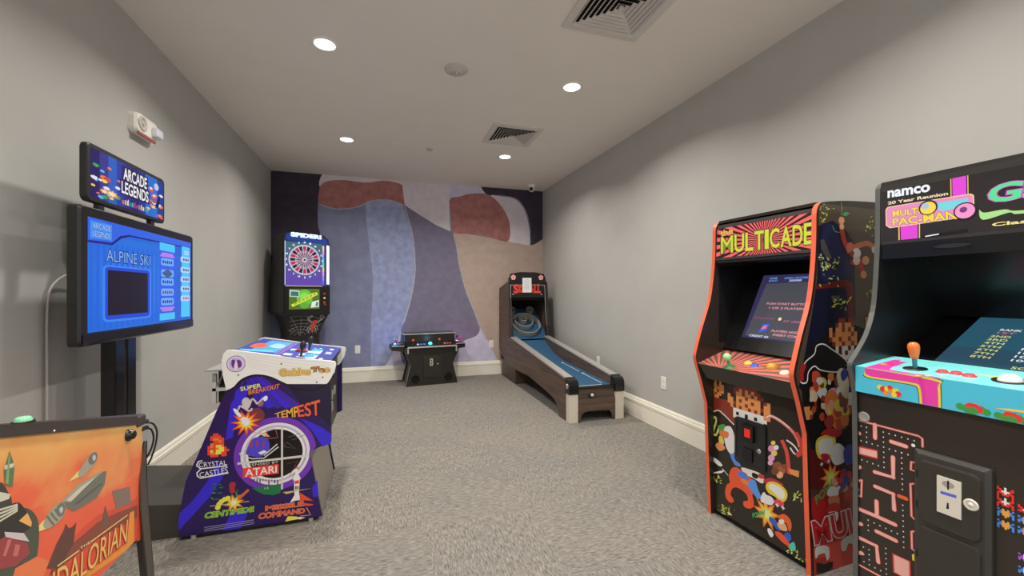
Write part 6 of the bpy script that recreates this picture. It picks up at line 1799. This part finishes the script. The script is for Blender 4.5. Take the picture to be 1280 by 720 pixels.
NW = mat((226, 232, 240), .25, emit=.9)
b.text(fmq, 'namco', v3((168, 272), (455, 225), (455, 272), (168, 316)), 10, NW, .035)
b.text(fmq, '20 Year Reunion', v3((168, 345), (580, 275), (582, 298), (168, 365)), 10, mat((236, 214, 190), .25, emit=.85), .03)
YTX = mat((244, 214, 60), .25, **LY); BTX = mat((90, 80, 140), .25, **LY)
for s_, pts in (('MULTI', ((200, 408), (385, 385), (388, 425), (203, 448))), ('PAC-MAN', ((200, 465), (640, 405), (642, 462), (203, 508)))):
    b.text(fmq, s_, v3(*pts), 11, BTX, .06); b.text(fmq, s_, v3(*pts), 12, YTX, .03)
for cxp, cyp, r, cc in ((700, 408, .030, (40, 30, 50)), (700, 408, .026, (240, 150, 200)), (690, 400, .010, (120, 60, 130)), (445, 385, .028, (50, 44, 60)), (445, 388, .023, (240, 210, 80)), (425, 375, .012, (170, 190, 220))):
    c0 = fmq.uv(*v3((cxp, cyp))[0]); b.flat(fmq, circ(c0[0], c0[1], r, 18), 14, mat(cc, .25, **LY))
# the second title runs on beyond the frame
g0 = fmq.uv(*v3((850, 240))[0]); g1 = fmq.uv(*v3((850, 390))[0]); hgt = g0[1] - g1[1]
gq = [(g0[0] + .012, g0[1]), (WID - .034, g0[1]), (WID - .046, g1[1]), (g0[0], g1[1])]
GRN = mat((90, 220, 150), .25, **LY); PKL = mat((238, 196, 190), .25, **LY)
b.text(fmq, 'Galaga', gq, 9, mat((200, 80, 190), .25, **LY), .06, uv=True); b.text(fmq, 'Galaga', gq, 11, GRN, .03, uv=True)
b.text(fmq, 'Galaga', [gq[0], gq[1], (gq[2][0], (gq[1][1] + gq[2][1]) / 2 + .02), (gq[3][0] + .006, (gq[0][1] + gq[3][1]) / 2 + .02)], 3, PKL, .0, uv=True) if False else None
sw0 = fmq.uv(*v3((800, 400))[0]); sw1 = fmq.uv(*v3((825, 470))[0]); sw2 = fmq.uv(*v3((1108, 412))[0])
b.flat(fmq, smooth([sw0, (sw0[0] + .012, sw0[1] - .012), (sw0[0] + .06, sw0[1] - .010), (sw2[0], sw2[1] + .004), (WID - .05, sw2[1] + .006), (sw2[0], sw2[1] - .006), (sw0[0] + .07, sw0[1] - .022), (sw1[0], sw1[1])], 4), 9, mat((170, 220, 140), .25, **LY))
cq_ = [fmq.uv(*v3((892, 492))[0]), None, None, fmq.uv(*v3((892, 515))[0])]
cq_[1] = (WID - .08, cq_[0][1]); cq_[2] = (WID - .08, cq_[3][1])
b.text(fmq, 'Class of 1981', cq_, 10, mat((244, 222, 140), .25, emit=.9), .03, uv=True)
mq_(6, mat((22, 20, 22), .25), ((400, 580), (720, 530), (722, 552), (404, 600)))
b.stroke(fmq, fmq.px(v3((425, 585), (520, 568))), .004, 8, NW)
b.build('marquee', t)
b = MB()
b.box(ST, WID - ST, .64, .665, .02, 1.73, MATT); b.box(ST, WID - ST, .125, .65, 1.718, 1.734, mat((40, 39, 38), .3))
b.build('rear_shell', t)
b = MB(); b.box(ST, WID - ST, .02, .63, .004, .03, MATT); b.build('plinth', t)
